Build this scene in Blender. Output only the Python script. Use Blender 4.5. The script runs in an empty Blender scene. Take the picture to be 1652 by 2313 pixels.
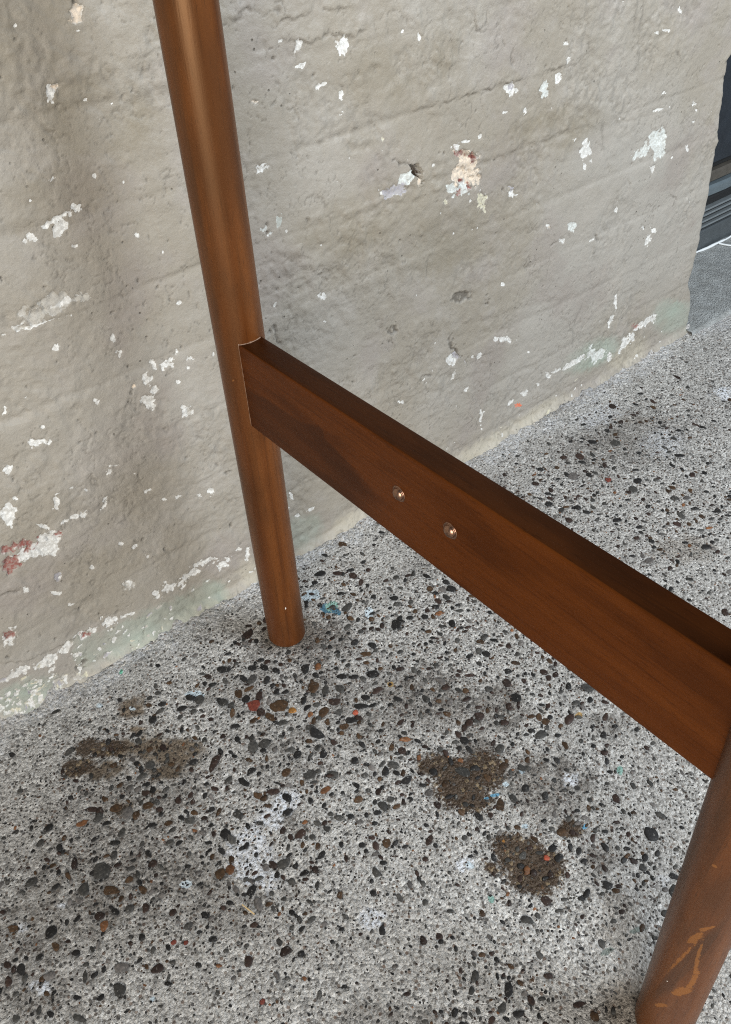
import bpy, math, random
import numpy as np
from mathutils import Matrix, Vector

# ------------------------------------------------------------------ camera, world, lamps, exposure
S = bpy.context.scene
COL = S.collection
rng = np.random.default_rng(7)
random.seed(7)

CAM_POS = (-0.2953, -0.5581, 0.7376)
CAM_R = ((0.7784405, -0.6263808, -0.0409584),      # right
         (0.4417658, 0.5003156, 0.7446659),        # up
         (-0.4459523, -0.5977721, 0.6661795))      # back
cam_data = bpy.data.cameras.new('camera')
cam = bpy.data.objects.new('camera', cam_data)
COL.objects.link(cam)
m = Matrix(CAM_R).transposed().to_4x4()
m.translation = Vector(CAM_POS)
cam.matrix_world = m
cam_data.sensor_fit = 'VERTICAL'
cam_data.sensor_height = 36.0
cam_data.lens = 29.485
cam_data.clip_start = 0.01
cam_data.clip_end = 100.0
S.camera = cam

world = bpy.data.worlds.new('World')
S.world = world
world.use_nodes = True
wb = world.node_tree.nodes['Background']
wb.inputs['Color'].default_value = (0.75, 0.85, 1.0, 1)
wb.inputs['Strength'].default_value = 0.13

def area(name, loc, target, size, energy, color, size_y=None):
    d = bpy.data.lights.new(name, 'AREA')
    d.energy = energy; d.color = color; d.shape = 'RECTANGLE'
    d.size = size; d.size_y = size_y or size
    o = bpy.data.objects.new(name, d); COL.objects.link(o)
    o.location = loc
    o.rotation_euler = (Vector(target) - Vector(loc)).to_track_quat('-Z', 'Y').to_euler()
    return o
# the covered yard is open behind and to the left of the camera, and through the doorway side on the right
area('opening_light', (-1.85, -2.2, 1.0), (0.1, -0.1, 0.15), 1.7, 92, (1.0, 0.955, 0.88), 1.6)
area('doorway_light', (1.05, -1.35, 1.55), (0.6, 0.0, 0.1), 1.0, 49, (0.87, 0.94, 1.0), 0.9)

S.render.engine = 'CYCLES'
S.view_settings.view_transform = 'Standard'
S.view_settings.look = 'None'
S.view_settings.exposure = 0.0
S.view_settings.gamma = 1.0
S.view_settings.use_curve_mapping = False
S.cycles.max_bounces = 5
S.cycles.use_denoising = False
S.cycles.filter_width = 1.1

# ------------------------------------------------------------------ measured layout (millimetres)
WALL_CHIPS = """
-35.6,613.9,3.9,-1.2,-3.4,-6.5,c;-34.8,619.2,2.2,-0.3,-0.6,-2.1,k;-68.3,569,4.6,-2.7,-3.8,-4.8,w;-63.3,571.9,3.2,-0.6,-0.7,-2.2,c;
197.9,554.3,6.2,-1.5,-1.7,-8.4,w;191.4,552.3,6,0.5,1,-2.5,w;149.2,561,2.8,-1,-2.3,-4.5,w;150.6,545.5,5,0.1,0.4,-1.6,w;132.9,568.5,2,-0.3,-0.2,-1.4,w;
172,526.5,6.5,1.4,0.9,-1.6,w;191.1,498,4.5,-0.4,0.3,-1.8,w;193.2,512.3,2,-0.4,-0.3,-4.4,w;101.4,471.7,5.6,0.2,0.8,-2.9,w;101.9,527.2,4.8,-0.7,-0,-1,c;
-88.1,476.1,3.5,-3,-7,-7.7,w;-93,480.4,8.5,1.9,0.5,-2,w;-112.1,473,2.5,-0.8,-1,-3.3,w;-118.2,471.7,2.3,-0.7,-0.5,-1.6,w;-72.3,484,3.8,-1.1,-1,-3.3,w;
-81.7,455.9,2.3,-0.7,-0.4,-1.5,w;-100.9,478.5,2.3,-0.7,-0.8,-2.6,w;-84.5,511.7,2.1,-0.6,-0.7,-2.2,w;-51.3,505.1,1.9,-0.5,-0.4,-1.6,w;
-28.8,493.3,1.7,-0.4,-0.3,-1,w;-105.7,500.7,1.3,-0.4,-0.4,-1.2,w;-37.4,604.3,1.3,-0.2,-0.3,-1.1,w;97,415.6,6.2,-1.9,-0.5,-3.7,p;
113.2,420.5,2.8,-1.3,-2.1,-5.7,g;120.2,407.7,1.5,-0.4,-0.2,-1.7,w;415.3,474.1,8.8,-1.8,0.6,-5.3,w;419.9,474.4,4.1,-0.8,0.3,-2.7,u;
472.8,464.8,7.3,-2.2,-1.2,-8.6,p;492.7,470.2,6,-1.8,-0.6,-5.2,w;507.4,485.2,2.6,-0.7,-0.4,-3.8,w;500.8,502,3.7,-0.6,0.4,-2.2,w;
265.8,553.1,2.4,-0.4,-0,-1.6,w;286.3,545.7,1.9,-0.3,0,-4,w;665,484.9,3.9,0.1,1.6,-1.8,w;681,485,5.5,0.2,2.1,-2.3,w;703.7,501.8,2.7,-0.4,1.3,-3.9,w;
697,392.5,18.2,-1.7,1.1,-1.8,w;700,411.8,5.6,1.8,3,-2.2,w;705.3,344.9,18.3,-5.3,3.2,-19.2,p;706.1,357.5,15,-3.5,3.1,-10.1,p;
667.8,344.5,8.9,2.8,6.8,-5.5,p;681.7,346.6,9.8,-2.4,1.7,-6,p;701.1,318.5,5.1,-2.3,-1.4,-4,w;560.6,372.8,8.6,-2.6,0.7,-10,w;560.5,357,3,-0.8,0.8,-3.9,w;
774.2,383.1,4.7,-1,1.3,-3.6,w;784.4,373.8,3.2,-0.7,0.7,-1.8,w;779.6,360.3,3.2,-0.7,0.7,-1.8,w;776.9,326.6,4.4,-1,1.6,-4.5,w;
356.9,407.6,18,-5.7,-1,-14.2,c;352.9,421.6,14.5,-4.4,-0.3,-4.5,c;362.2,395.8,16.9,-4.4,0.6,-9.7,c;342.4,426,6.5,-1.6,0.2,-3.7,r;
351.6,421.9,4.6,-1.1,0.1,-1.9,r;367.9,412.3,3.3,-0.5,2.1,-8.4,r;352.4,393.2,4.5,-2.3,-0.9,-1.8,r;362.3,383.3,3.4,-0.9,0.1,-2.5,r;
347,382.6,2.5,-1.9,-2.9,-2.4,r;340.8,388.1,16.2,-7.5,-2.1,-5.9,p;351.3,389.2,6.7,-1.8,0.3,-6.3,p;381.8,367.6,8.5,-2.9,-0.5,-8.8,y;
388.3,354.2,4.3,-1.2,0.3,-4.2,y;340.8,433.1,5.8,-1.4,0.2,-3.6,w;353.5,435.1,8.3,-1.2,0.3,-1.2,w;377,434.1,2.7,-0.6,0.1,-2.1,w;
288.8,420.4,4.6,0.1,3.1,-7.1,d;284,425.2,4.8,-1.2,-0,-2.2,d;282.7,422,3.6,-0.9,-0,-2.7,h;274.9,418.6,12.4,0.1,2.4,-5.7,p;
267.1,417.1,7.8,1.3,2.9,-4.7,p;288.8,409.5,3,-0.2,2.1,-6.3,c;255.6,409.3,11.2,0.1,2.1,-5.3,u;242.1,409.4,6.6,0,1.8,-4.7,u;
237.5,412,2.3,-0.6,-0.1,-1.8,w;433.3,357,7.6,-2.1,0.5,-4.8,w;431.8,364.1,3.8,-1,0.4,-3.7,u;328,378.1,2.5,-0,2,-4.4,y;240,465.1,3.9,-0.9,-0.1,-2.9,y;
308.5,421.3,1.9,-0.5,0,-1.4,w;319.9,366.8,1.6,-0.5,0,-1.2,w;378.5,333.2,2.2,-0.6,0.1,-1.6,w;239.6,454,1.1,-0.3,-0,-0.8,w;498.8,301.7,5,-1.5,0.7,-4.4,w;
504.2,297.8,2.5,-0.8,0.4,-2.4,c;547.9,284.2,7.5,-3.9,-2.2,-5.4,p;530.7,271.9,5.3,-1.6,0.5,-3.1,w;723.9,214.7,7.8,-3.6,-1.2,-9.1,w;
730.5,226.4,6.9,-5,-2.7,-1.7,w;703.8,236.3,4.3,-1.3,0.8,-2.8,w;638,281.5,3,-1.3,-0.8,-4.4,w;412.9,451.2,4.6,0.8,1.3,-1.6,w;
445.2,445.2,2.2,-0.5,0.4,-3.3,w;592.9,253.8,5.3,0.5,1.8,-2.1,w;-130.6,403.1,20.1,-1.4,-0.1,-1.5,w;-112.9,415.4,27.3,-1.2,-0.1,-8.4,b;
-133.4,411,12.4,-0.6,-0.2,-5.7,b;-145.7,407.7,5.2,-0.5,-0.1,-1.5,w;-97.8,414,11,1.1,0.4,-2.7,w;-87.6,413.5,7.5,-1.3,-0.4,-3.8,b;
-120.4,378.1,3.4,-0,0.1,-3.3,w;-71,367.5,1.7,-0.7,-1.1,-4,w;-67.8,350,2,-0.8,-0.9,-3.3,w;-71.1,354,1.6,-0.6,-0.4,-1.6,w;-27.4,321.3,5.9,0.9,1.3,-4.7,w;
-39.4,326.4,3.4,-1.4,-1,-4.4,w;-50.2,317.5,4.6,-2,-1.3,-5.3,w;-47.1,303.4,3.6,-1.6,-1,-4.1,w;-55.1,295.5,7.5,-5.1,-2.5,-5.8,w;
-14.5,330.4,2.2,-0.9,-0.7,-3.1,w;-21.6,326.1,3,0.4,0.8,-2.8,w;-64.5,313.6,1.8,-0.8,-0.5,-2.2,c;-101.2,313.3,3.1,-1.4,-1.1,-3.9,w;
-17.2,264.9,5.2,-6.4,-4.1,-4.1,w;-17.4,264,2.6,-3.2,-1.9,-1.9,b;-3.4,319.5,3.5,0.5,0.4,-1.4,w;-1.1,316.6,2.2,-0.9,-0.2,-1.1,w;
-163.3,299.9,7.6,-1.3,-0.3,-3.9,w;-153.2,294.8,2.2,-1.1,-1.1,-3.4,w;-154.3,311.5,2,-1,-0.6,-1.9,w;-178.2,339.8,1.7,-0.8,-0.9,-2.7,w;
-108.5,239.6,2.3,-1.8,-2.8,-6.1,w;-103.4,242.9,5.5,-1.7,-0.1,-1.3,w;-79,195.5,4.1,-0.5,0.1,-2.3,w;-165.8,232.6,2.6,-1.5,-2.4,-8,w;
-124.2,203.9,2.2,-2.2,-3.6,-6.3,w;-208.7,247.9,6.9,-4.1,-2.1,-6.3,w;-64.4,175.1,2.1,-1.2,-0.5,-2.2,w;-2.1,377.2,3.2,-1.2,-0.4,-1.8,w;
-21.1,299.9,2,-0.9,-0.6,-2.8,w;21.5,313.2,1.6,-0.7,-0.3,-1.6,w;-194.5,286.5,5.3,2,0.8,-3.1,w;-198.1,255,2.4,-1.4,-0.7,-2.2,w;
-52.1,313.5,2.1,-0.9,-0.5,-2.2,w;-10.7,156.8,3.5,-2,-0.9,-4.5,w;-24.7,158.5,3,-1.7,-0.4,-2.3,w;-149.1,239.5,2.3,-1.3,-0.4,-1.4,w;
-136.1,230,2.4,-1.3,-0.4,-1.4,w;-47.6,170.3,4.9,-1.2,0,-1.5,w;155.9,327.3,5,-1.8,-0.3,-2.9,w;154.5,299.8,2.8,-1.1,-0.1,-1.5,w;
88.7,92.2,1.8,-0.9,-0.2,-6.1,w;110.6,59.7,6.2,-1.2,0.4,-2.3,w;92,59.8,3.1,-1.8,-0.3,-2.7,w;344.5,169.8,7.9,-0.9,4.3,-10.9,w;
355.1,173.1,9.3,-10,-2.2,-1.3,u;392.7,158.9,3.5,-2.5,-1.7,-3.7,w;433.4,166.1,14.5,-7.7,-0.5,-3.7,w;441.7,165.4,4.3,-1.7,0.4,-4.1,w;
372.8,117.4,3.2,-2.4,-1.5,-3.2,w;259.7,147.8,5.6,-1.7,0.4,-2.4,w;349.3,146.8,2.3,-1.5,-1.8,-5.7,w;380.5,162.6,4,-1.7,0.1,-2,w;
248.1,252.4,5.2,-2,-0.1,-3.9,k;358,253.9,14.8,-4.3,0.8,-4.9,k;398.9,234.5,3.9,-1.9,-1.1,-6.7,k;350.2,178.9,7,-2.9,0.3,-7.8,k;
343.5,197.5,3.8,-1.5,0.4,-9.5,k;742.3,65.1,10.4,4.2,5.1,-4.7,w;764.7,67.4,11.8,3,6.9,-6.8,w;782,68.6,7.7,-3.7,0.6,-10.9,w;
731.3,53.9,10.5,-7.6,-5.2,-6.7,w;713.1,49.4,7.1,-4.8,-5.1,-10,w;734.6,69.7,5.4,1.4,5.7,-5.7,r;704.5,41.2,4.8,-2.5,0.1,-7,w;
596.6,66.4,25.3,0.8,3.3,-4.7,w;637.5,60.8,24.5,-3.5,7.1,-12.3,p;678.4,39.3,7,-2.9,2,-8.7,w;557.7,67.7,14.8,-0.9,2.2,-3.7,w;534.8,69.3,7,-3,0.7,-4.8,w;
516.2,62.4,3.9,-1.7,0.4,-3.2,w;486.2,60.8,8.7,-1.3,2.5,-5.4,w;458.1,55.6,7.7,-1.2,2,-4.4,w;476.4,44.1,6.2,-2.9,0.5,-4.4,o;
400.7,66.7,5.1,-1.6,0.8,-3.3,w;402.3,55.6,2.2,-1.1,0.9,-13.1,w;668.4,137.1,3.3,-1.4,1.8,-14.8,w;665.3,108.1,4.5,-2.5,-1.6,-10,w;
426.3,248.7,3.2,-1.1,0.2,-2.5,w;-210.4,203.3,10.1,-0.1,0.1,-7.9,r;-226.5,188.6,8.6,-3.4,-1.7,-8.8,r;-174.9,195.4,3.4,-2.1,-1,-3.5,r;
-225.4,207.1,3.5,-2.2,-1.6,-4.7,r;-197.5,189.1,18,-1.7,-0.1,-6.5,w;-187.5,191,10.1,-1.4,-0.3,-10.9,w;-180.6,194.3,8.1,0.8,0.5,-4.9,w;
-220.9,192.5,5.8,0.6,0.2,-2.7,w;-204.3,203.4,3.6,-2.3,-0.9,-2.9,w;-209.9,238.3,4.5,-2.7,-2.4,-7.3,w;-185.3,212.2,4.8,-5.1,-1.2,-2,w;
-155.3,206.1,14.1,-1.8,-0,-2.4,w;-146.5,204.8,4.2,-0.5,0,-3.3,w;-163.4,206.4,3.1,-1.9,-0.6,-2,w;-254,109.1,5.1,-1.7,-0.7,-5.3,r;
-255.5,102.1,4,-3.1,-2,-5.9,w;-250.8,107.9,4.3,-3.4,-2,-5.9,w;-185.3,54.6,4.4,-2.2,-0.5,-3.2,r;-266.4,55.6,10.3,0.4,0.1,-4.6,w;
-254.5,55.8,8.4,-0.8,-0.1,-5.3,w;-234,49,10.7,-2.6,-0.3,-5.6,w;-226.4,47.9,6.3,-3.3,-1.1,-6.4,w;-208.9,53.5,5.1,1.6,1.4,-7.3,w;
-213.5,49.9,4.8,0.2,0.2,-3.4,w;-187.8,56.6,8,-2.9,-0.4,-4.6,w;-176.7,56,5,-1.1,-0.1,-4.1,w;-160.1,54.1,5.9,-2.9,-0.8,-6.6,w;
-164.7,56.2,5.5,0.2,0.4,-3.4,w;-151.2,54,4.7,-1,0,-3.1,w;-134.7,49.6,6.2,-1.4,0,-2.8,w;-142.4,51,4.3,-1,0,-2.1,w;-99.9,55.6,4.8,-3.4,-1.3,-5.6,w;
-81.4,55.5,10.1,-4.6,-0.7,-8.8,w;-69.9,53.3,6.6,-0.6,0.4,-3.6,w;-56.2,58.4,8.2,-0.7,0.8,-5.8,w;-63.3,57.5,6.2,-1.3,0.3,-4.3,w;
-36.8,65.5,12.2,-2.4,0.5,-6.4,w;-44.1,66.7,6.1,-4.1,-1,-5,w;-27,64.7,6.4,-1.3,0.3,-2.9,w;-16.1,49.5,5.5,-1.1,0.5,-5.2,w;-8.3,52.4,4.4,-0.9,0.4,-3.7,w;
17.1,42.3,4,-2.6,-1.4,-8.7,w;-20.7,43.8,2.7,-1.8,-0.8,-4.6,w;7.9,57.8,3.9,-0.8,0.3,-2.9,w;-125.7,91.5,6,-2.7,-0.6,-5.7,b;
-125.2,93.3,4.5,-3.1,-0.6,-2.3,w;-189.4,147.5,3.5,-2.4,-2.1,-6.8,u;-189.2,144.9,1.9,-1.3,-0.8,-2.6,w;-154.7,136.8,2.9,-1.9,-0.7,-2.4,w;
-199.4,130.1,5.3,-5.5,-1,-2.2,w;-187.5,104.2,2.8,-2.1,-0.7,-2.2,w;-121.1,149.3,3,-1.9,-0.6,-2.4,w;-107.8,135.7,4.1,-1.7,-0.2,-2.1,w;
-99.3,115.1,2.8,0.2,0.4,-2.6,w;-160.3,25.2,1.8,-2.1,-1.9,-4.5,w;-222.1,152.6,2.2,-1.5,-1,-3.1,w;-184,94.1,3.1,-0.6,-0,-1.9,k;
-202.4,18.1,5.5,-1.4,-0.2,-4.9,k;-262.1,32.4,2.5,0.8,0.3,-2,w;-279.7,32.8,2.5,-2.3,-1.4,-4.1,w;-254.9,16.8,5.6,0.1,0.1,-2.4,w;
-248.8,28.4,2.9,0.9,0.6,-4.1,w;-281.2,22.6,1.5,-1.3,-1.2,-3.6,w;-274.1,10.6,2,-3.7,-2.8,-4.1,w;-221.5,11,1.4,-2,-3.4,-6.1,w;
-230.7,34.2,4.2,1.3,0.4,-2.7,w;-278.9,3.2,4.2,0,0,-2.1,w;-291.1,18.5,2.2,-2,-0.9,-2.7,w;-263.6,5,5.6,0.1,0.1,-2.5,w;-252.4,1.1,4.3,-1.2,-0.1,-2.1,w;
"""
WALL_TINTS = """
-98.1,16.2,48.1,-4.2,2.5,-22.6,g;-160.5,22.4,21.3,-2.4,0.9,-18.1,g;-42.7,13.8,21.5,-2.4,2.7,-19.3,g;-139.2,20.8,24.2,-2.7,1.5,-22,g;
94.2,32.7,26.3,0.6,7.4,-24.1,g;824.3,49.5,39.5,-14.9,10.2,-31.6,g;637.5,60.8,53.7,-0.6,16.9,-23.8,g;-189.1,33.9,12.7,-10.2,-6.1,-21.5,g;
-264.5,17.6,29.8,-3.7,-0.5,-20.8,g;13.6,16.8,11.5,-7.8,-3.3,-20.7,y;51,7.1,17.2,0.2,3.3,-12.2,y;251.9,8.1,54,0.6,3.7,-8.9,y;
418.2,5.5,76.7,0.7,6.7,-12.3,y;519.1,7.7,66,0.7,7.9,-12.7,y;731,22.4,42.6,0.6,16.4,-20.7,y;161.4,2.9,37.8,0.4,4.5,-12.9,w;
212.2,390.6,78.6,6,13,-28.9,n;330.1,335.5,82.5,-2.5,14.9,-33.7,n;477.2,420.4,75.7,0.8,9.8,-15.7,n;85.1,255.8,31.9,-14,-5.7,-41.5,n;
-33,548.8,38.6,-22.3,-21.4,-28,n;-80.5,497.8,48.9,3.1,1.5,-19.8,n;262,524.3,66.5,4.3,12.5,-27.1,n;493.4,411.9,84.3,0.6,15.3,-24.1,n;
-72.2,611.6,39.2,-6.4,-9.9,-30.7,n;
"""
WALL_LINES = """
l 285.8,480.7 295.6,481.1 319.4,479.8 343.7,479.7 372.4,481 394.3,479.5 411.3,480.4;l 411.3,480.4 447.6,480.3 482.6,479.7 510.7,479.3;
s 511.2,409.3 556.4,404.9 614.8,399.5 676.4,395.4;s 216.4,403.9 247.7,402.4 296.3,396.4 330.7,396.1;s 390.2,409.6 442.8,406.8 478.7,410.4 519.3,410.8;
l 84.3,588.6 94.7,589.1 101.8,594.2 114.3,593.8;l 134.4,582.8 161.1,581.9 179.7,583.2 203.2,581;
l 141.2,566.4 163.6,561.6 182.8,565.1 211.5,558.6 224.6,560.6;l 4.5,579.9 15.6,579.5 25.6,580.1;s -36.4,575.5 -7.3,576.7 25.1,577.8;
s -46.7,564 -12.8,555.6 10.3,557.2;l -88.7,585.5 -85.5,570.5 -81.1,553 -75,539.2;s -57.1,508.6 -40,509.4 -19,508.6;
k 89.5,334.2 90.7,323.9 94.1,309.6 96,299.2 99,292.3;s 108.5,349 135.6,349.1 153.6,362.2;k -2.5,199.9 1.6,187 2.3,175.7 14.9,167.6;
k 144,410.7 141.7,384.6;s 144.2,412.8 163.6,410.2 196,404.3;k 377.1,433.1 373.8,423.4 369.4,419.9;k 378.7,391.6 381.1,376.3 388.8,366.7;
k 606.2,250.3 584.4,269.1;k 744.7,274.1 777.9,256.3;d 613.9,526.4 619.3,492.5;d 627.1,524.5 630.9,488.3 637.8,451.9;k 414.3,508.4 419,495.1;
l 357.8,553 361.6,541.1 367.9,536.2;d 584.9,403.6 593.9,367.9;s 370.9,220.7 402,213.9 483.9,203.8 555,191.2;k 255.2,175 283.7,168.8 309.3,164.1;
s 269.1,155.9 328.5,145.8 408.2,134.9;s 91,373.8 113.1,384.6 139.4,383;d 588.3,159.3 575.3,129.6 583,97.9;s -89,327.4 -62.9,325.5;
s -163.7,124 -115,117.4 -74.1,110.7 -43,100.9;l -273,77.2 -249.2,64.6 -212,59.7 -182.3,58.1;k -226.6,155.2 -245.2,159;
k 254.6,441.4 263.2,434.9 278,428.5;k 519.5,274.2 507.9,269;s 85.1,167.9 96.9,165;s -90,298.7 -69.5,299.1;
"""
FLOOR_STAINS = """
20.8,-262.9,19.5,-16.5,-17.9,-18.7,w;22.5,-242.4,10.8,-21.1,-12.7,-7.2,w;48.8,-267.8,5.1,-18.5,-18.4,-6.3,w;16,-277,15.6,-19.4,-11.1,-8.4,w;
10.9,-229.4,8.3,-7,-6.5,-7.2,w;13.3,-353.7,12.9,-19,-17.4,-9.7,w;12.2,-335.6,12.2,-10.3,-7.6,-7.3,w;13.4,-369.4,9.9,-18,-17.1,-7.6,w;
23.8,-373,10.5,-8.8,-12,-10.8,w;1.6,-369.9,12.1,-14.5,-10.1,-6.6,w;66.6,-361.3,7.4,-9.1,-7.5,-4.7,w;-15.2,-340.4,4.5,-3.8,-4.3,-4.3,w;
-257.4,-76.3,48.9,-41.2,-16.1,-33.2,z;-232.1,-142.7,47.1,-39.5,-16.4,-29.8,z;-211.5,-60.3,54,-45.6,-13.8,-26.2,z;-308.1,-136.6,50.1,-41.7,-12.5,-27,z;
-227.6,-213.6,35.7,-29.7,-11.8,-19.5,z;-370.7,-150.9,31.9,-26.4,-13.5,-33.7,z;32.3,-33.9,24.8,-21.4,-17.4,-23.3,d;2.1,-41.2,22.5,-19.4,-11,-15.1,z;
63.8,-156.8,28.6,-37.5,-23.9,-20.2,d;69.9,-191.4,28,-23.9,-14.9,-16.1,z;-76.9,-36.5,40.1,-34.3,-18.9,-29.3,z;76.8,-285.2,19.7,-16.7,-21.2,-20.2,z;
57.6,-249.6,16.7,-14.2,-12.3,-12.5,d;-87.4,-126.6,34.1,-28.9,-23.2,-33.3,z;-3.4,-157.3,41.6,-35.4,-20.1,-24.7,z;577.8,116.4,145.8,-3.6,-14,-23,d;
299.1,108.2,104.9,-3.2,-6.9,-16.4,z;222,-20,65.9,-9.3,-9.2,-20.2,z;572.6,-29.3,99,-34.6,-41,-44.2,z;-28.5,1.6,28.8,-7.6,-5.1,-15.3,z;
115.7,-223.2,20.9,-17.9,-17.8,-17.4,d;64.9,-336,22,-18.5,-13.3,-12,z;-240.3,9.8,12.2,-3.4,-1.8,-11.1,w;-257.1,-5.8,14,-2.3,-0.7,-8.2,w;
-226.3,-2.1,17.3,-9.4,-3,-9.4,w;-261.2,0.9,6.9,-5.8,-2.5,-5.7,w;-205.4,-19.9,20.2,-13.9,-4.2,-9.9,v;-180.1,-48,20.7,-17.6,-8.7,-15.9,v;
-160.2,-58.2,8.9,-11,-3.8,-4.7,v;-194.5,-65.2,15.3,-12.9,-3.6,-6.6,v;-182.9,24.2,13.3,-0.4,-0.9,-11.9,v;-241,-22.6,22.5,-12.3,-2.3,-7.5,v;
-190.8,-1.3,5.3,-4.5,-2.5,-4.9,v;-211.6,-78.9,6.7,-5.6,-1.6,-3,v;-247.4,-70,6.6,-5.6,-2.7,-5.5,v;-223.9,-74.7,36.5,-30.8,-6.6,-12.7,z;
-128.1,-185.1,9.6,-8.1,-7.6,-11,z;36,-45.5,20.9,-18,-11.6,-15.2,z;77.8,-176.2,16.2,-34.1,-26.5,-15.7,z;59.8,-168.2,17.7,-15.1,-11.2,-12.5,z;
82.3,-314.8,9.4,-35.5,-30.2,-9,d;65.7,-313,14.4,-12.1,-15.3,-14.2,d;108.4,-330.7,19.3,-16.3,-14.5,-12.4,z;86.7,-220,34.5,-29.4,-17,-17.3,z;
-11.6,-92.3,28.9,-24.7,-15.5,-20.7,z;-270.5,-147.6,48.2,-33.6,-9.4,-22.9,z;-291.2,-145.6,24.3,-20.3,-7.8,-16.1,z;-231.8,-174.8,27.6,-23,-9,-15.8,z;
-347.6,-133,44.7,-37.2,-14.8,-35.4,z;-308.2,-89.8,40.9,-34.3,-10.4,-23.6,z;-379.9,-173.9,36.7,-30.4,-8.4,-20.8,z;62.9,-395.2,13.5,-11.3,-11.1,-9.2,d;
29.2,-451.1,5.6,-17.3,-17.4,-3.5,x;18.1,-468.8,5.8,-8.3,-26.9,-11.8,x;43.8,-434.9,8.6,-7.2,-8.9,-7.1,x;-167.6,-370.1,40.4,-33.3,-6,-7.2,z;
181.2,-314.3,16.9,-14.3,-12.4,-10,z;-122.3,-169.4,9.8,-8.2,-6.5,-9.4,p;-140.9,-174.3,4.6,-12.6,-11.3,-5.6,p;-164.2,-183.2,8.6,-14.9,-11.5,-8.6,p;
-180.3,-196.9,18.9,-10.7,-5,-11.6,p;-178.9,-216.5,13.7,-11.5,-6.6,-10,p;-182,-184.7,9.4,-7.8,-5.6,-8.9,p;-111.9,-169.2,6.5,-5.5,-5.3,-7.6,p;
-124.8,-306.4,8.7,-7.3,-5.8,-7.1,p;-33.3,-322.5,6,-5.1,-4.2,-4.4,p;-233.2,-177.2,4,-3.3,-1.8,-3.1,a;-300.9,-242.2,2,-1.6,-0.9,-1.8,l;
-361.8,-118.8,3.9,-3.2,-1.4,-3.6,p;-327.1,-123.2,3.3,-2.8,-1.4,-3.3,p;-367.4,-175.7,8.5,-7.1,-2,-4.8,p;58.4,1.8,5.9,-5.1,-4.6,-6.1,t;
66,0.7,6.2,-1.6,-2.6,-6.4,m;64.1,-8.7,1.6,-6.8,-3.3,-1.8,t;56.6,31.2,9.4,-4.8,-4.1,-7.6,l;91.4,-35.9,3.5,-3,-5.1,-6.4,a;-170,75.9,1,-2,-2.3,-2.5,e;
37.5,-292.8,3.7,-2.1,-1.1,-1.5,s;29.4,-290.2,1.8,-1.5,-1,-1,s;38.1,-299.2,1.3,-1.1,-0.8,-0.8,s;53.9,-291.4,2.6,-2.2,-1.7,-1.6,l;
76.6,-291.3,2,-1.7,-2.1,-2,l;36,-332.3,2.5,-2.1,-1.6,-1.5,l;78.5,-367.9,0.9,-1.7,-2.9,-1.2,s;-34.6,-359.7,2.1,-1.7,-2.2,-2.1,m;
-28.8,-326.3,0.5,-3.8,-2.5,-0.4,a;148.1,-351.8,2.3,-1.9,-3.8,-3,m;45,-130.1,2.5,-2.2,-2.2,-2.7,y;167.4,-285.2,2.7,-2.3,-3.3,-2.8,y;
742.6,3.8,26.4,-12.6,-11,-9.5,y;784.8,-6.4,9.9,-9,-10.5,-7.3,y;353.6,34.5,17.8,-15.8,-13.1,-13.2,z;548.4,6.5,71.9,-16,-24.6,-31.3,z;
605.2,140.9,132.6,-2.2,-11.8,-19.1,z;609.3,-62.3,20.6,-18.5,-25.6,-18.9,q;494.4,129,105.9,-2.3,-7.4,-13.6,z;347.1,27.9,8.8,-7.8,-6.5,-6.5,q;
397.6,-13.2,6.6,-5.9,-6.1,-5.6,q;590.9,41.7,45.1,-9.5,-16.5,-20.8,q;568.8,149,0,-0,-0,-0,q;625,-4.2,14.2,-12.8,-8.9,-6.9,x;
452,-210.9,24.1,-21.1,-19.6,-13.9,x;88.1,-447.2,4.4,-3.6,-4.8,-3.5,q;87.1,-438.8,3.5,-2.9,-3.2,-2.4,q;6.9,-450.7,6.8,-1.6,-0.7,-2.2,g;
40.6,-455.9,7.3,-2.9,-1.1,-1.7,g;-209,50.9,2.6,-2.2,-1.2,-2.6,a;-182.9,24.2,1.3,-3.7,-1.6,-1.2,a;-123.1,-3,7.3,-6.2,-2,-3.5,l;
778.1,-49.8,14.5,-13.2,-15.4,-10.2,p;105.1,-328,6.4,-5.4,-5.4,-4.7,p;
"""
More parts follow.
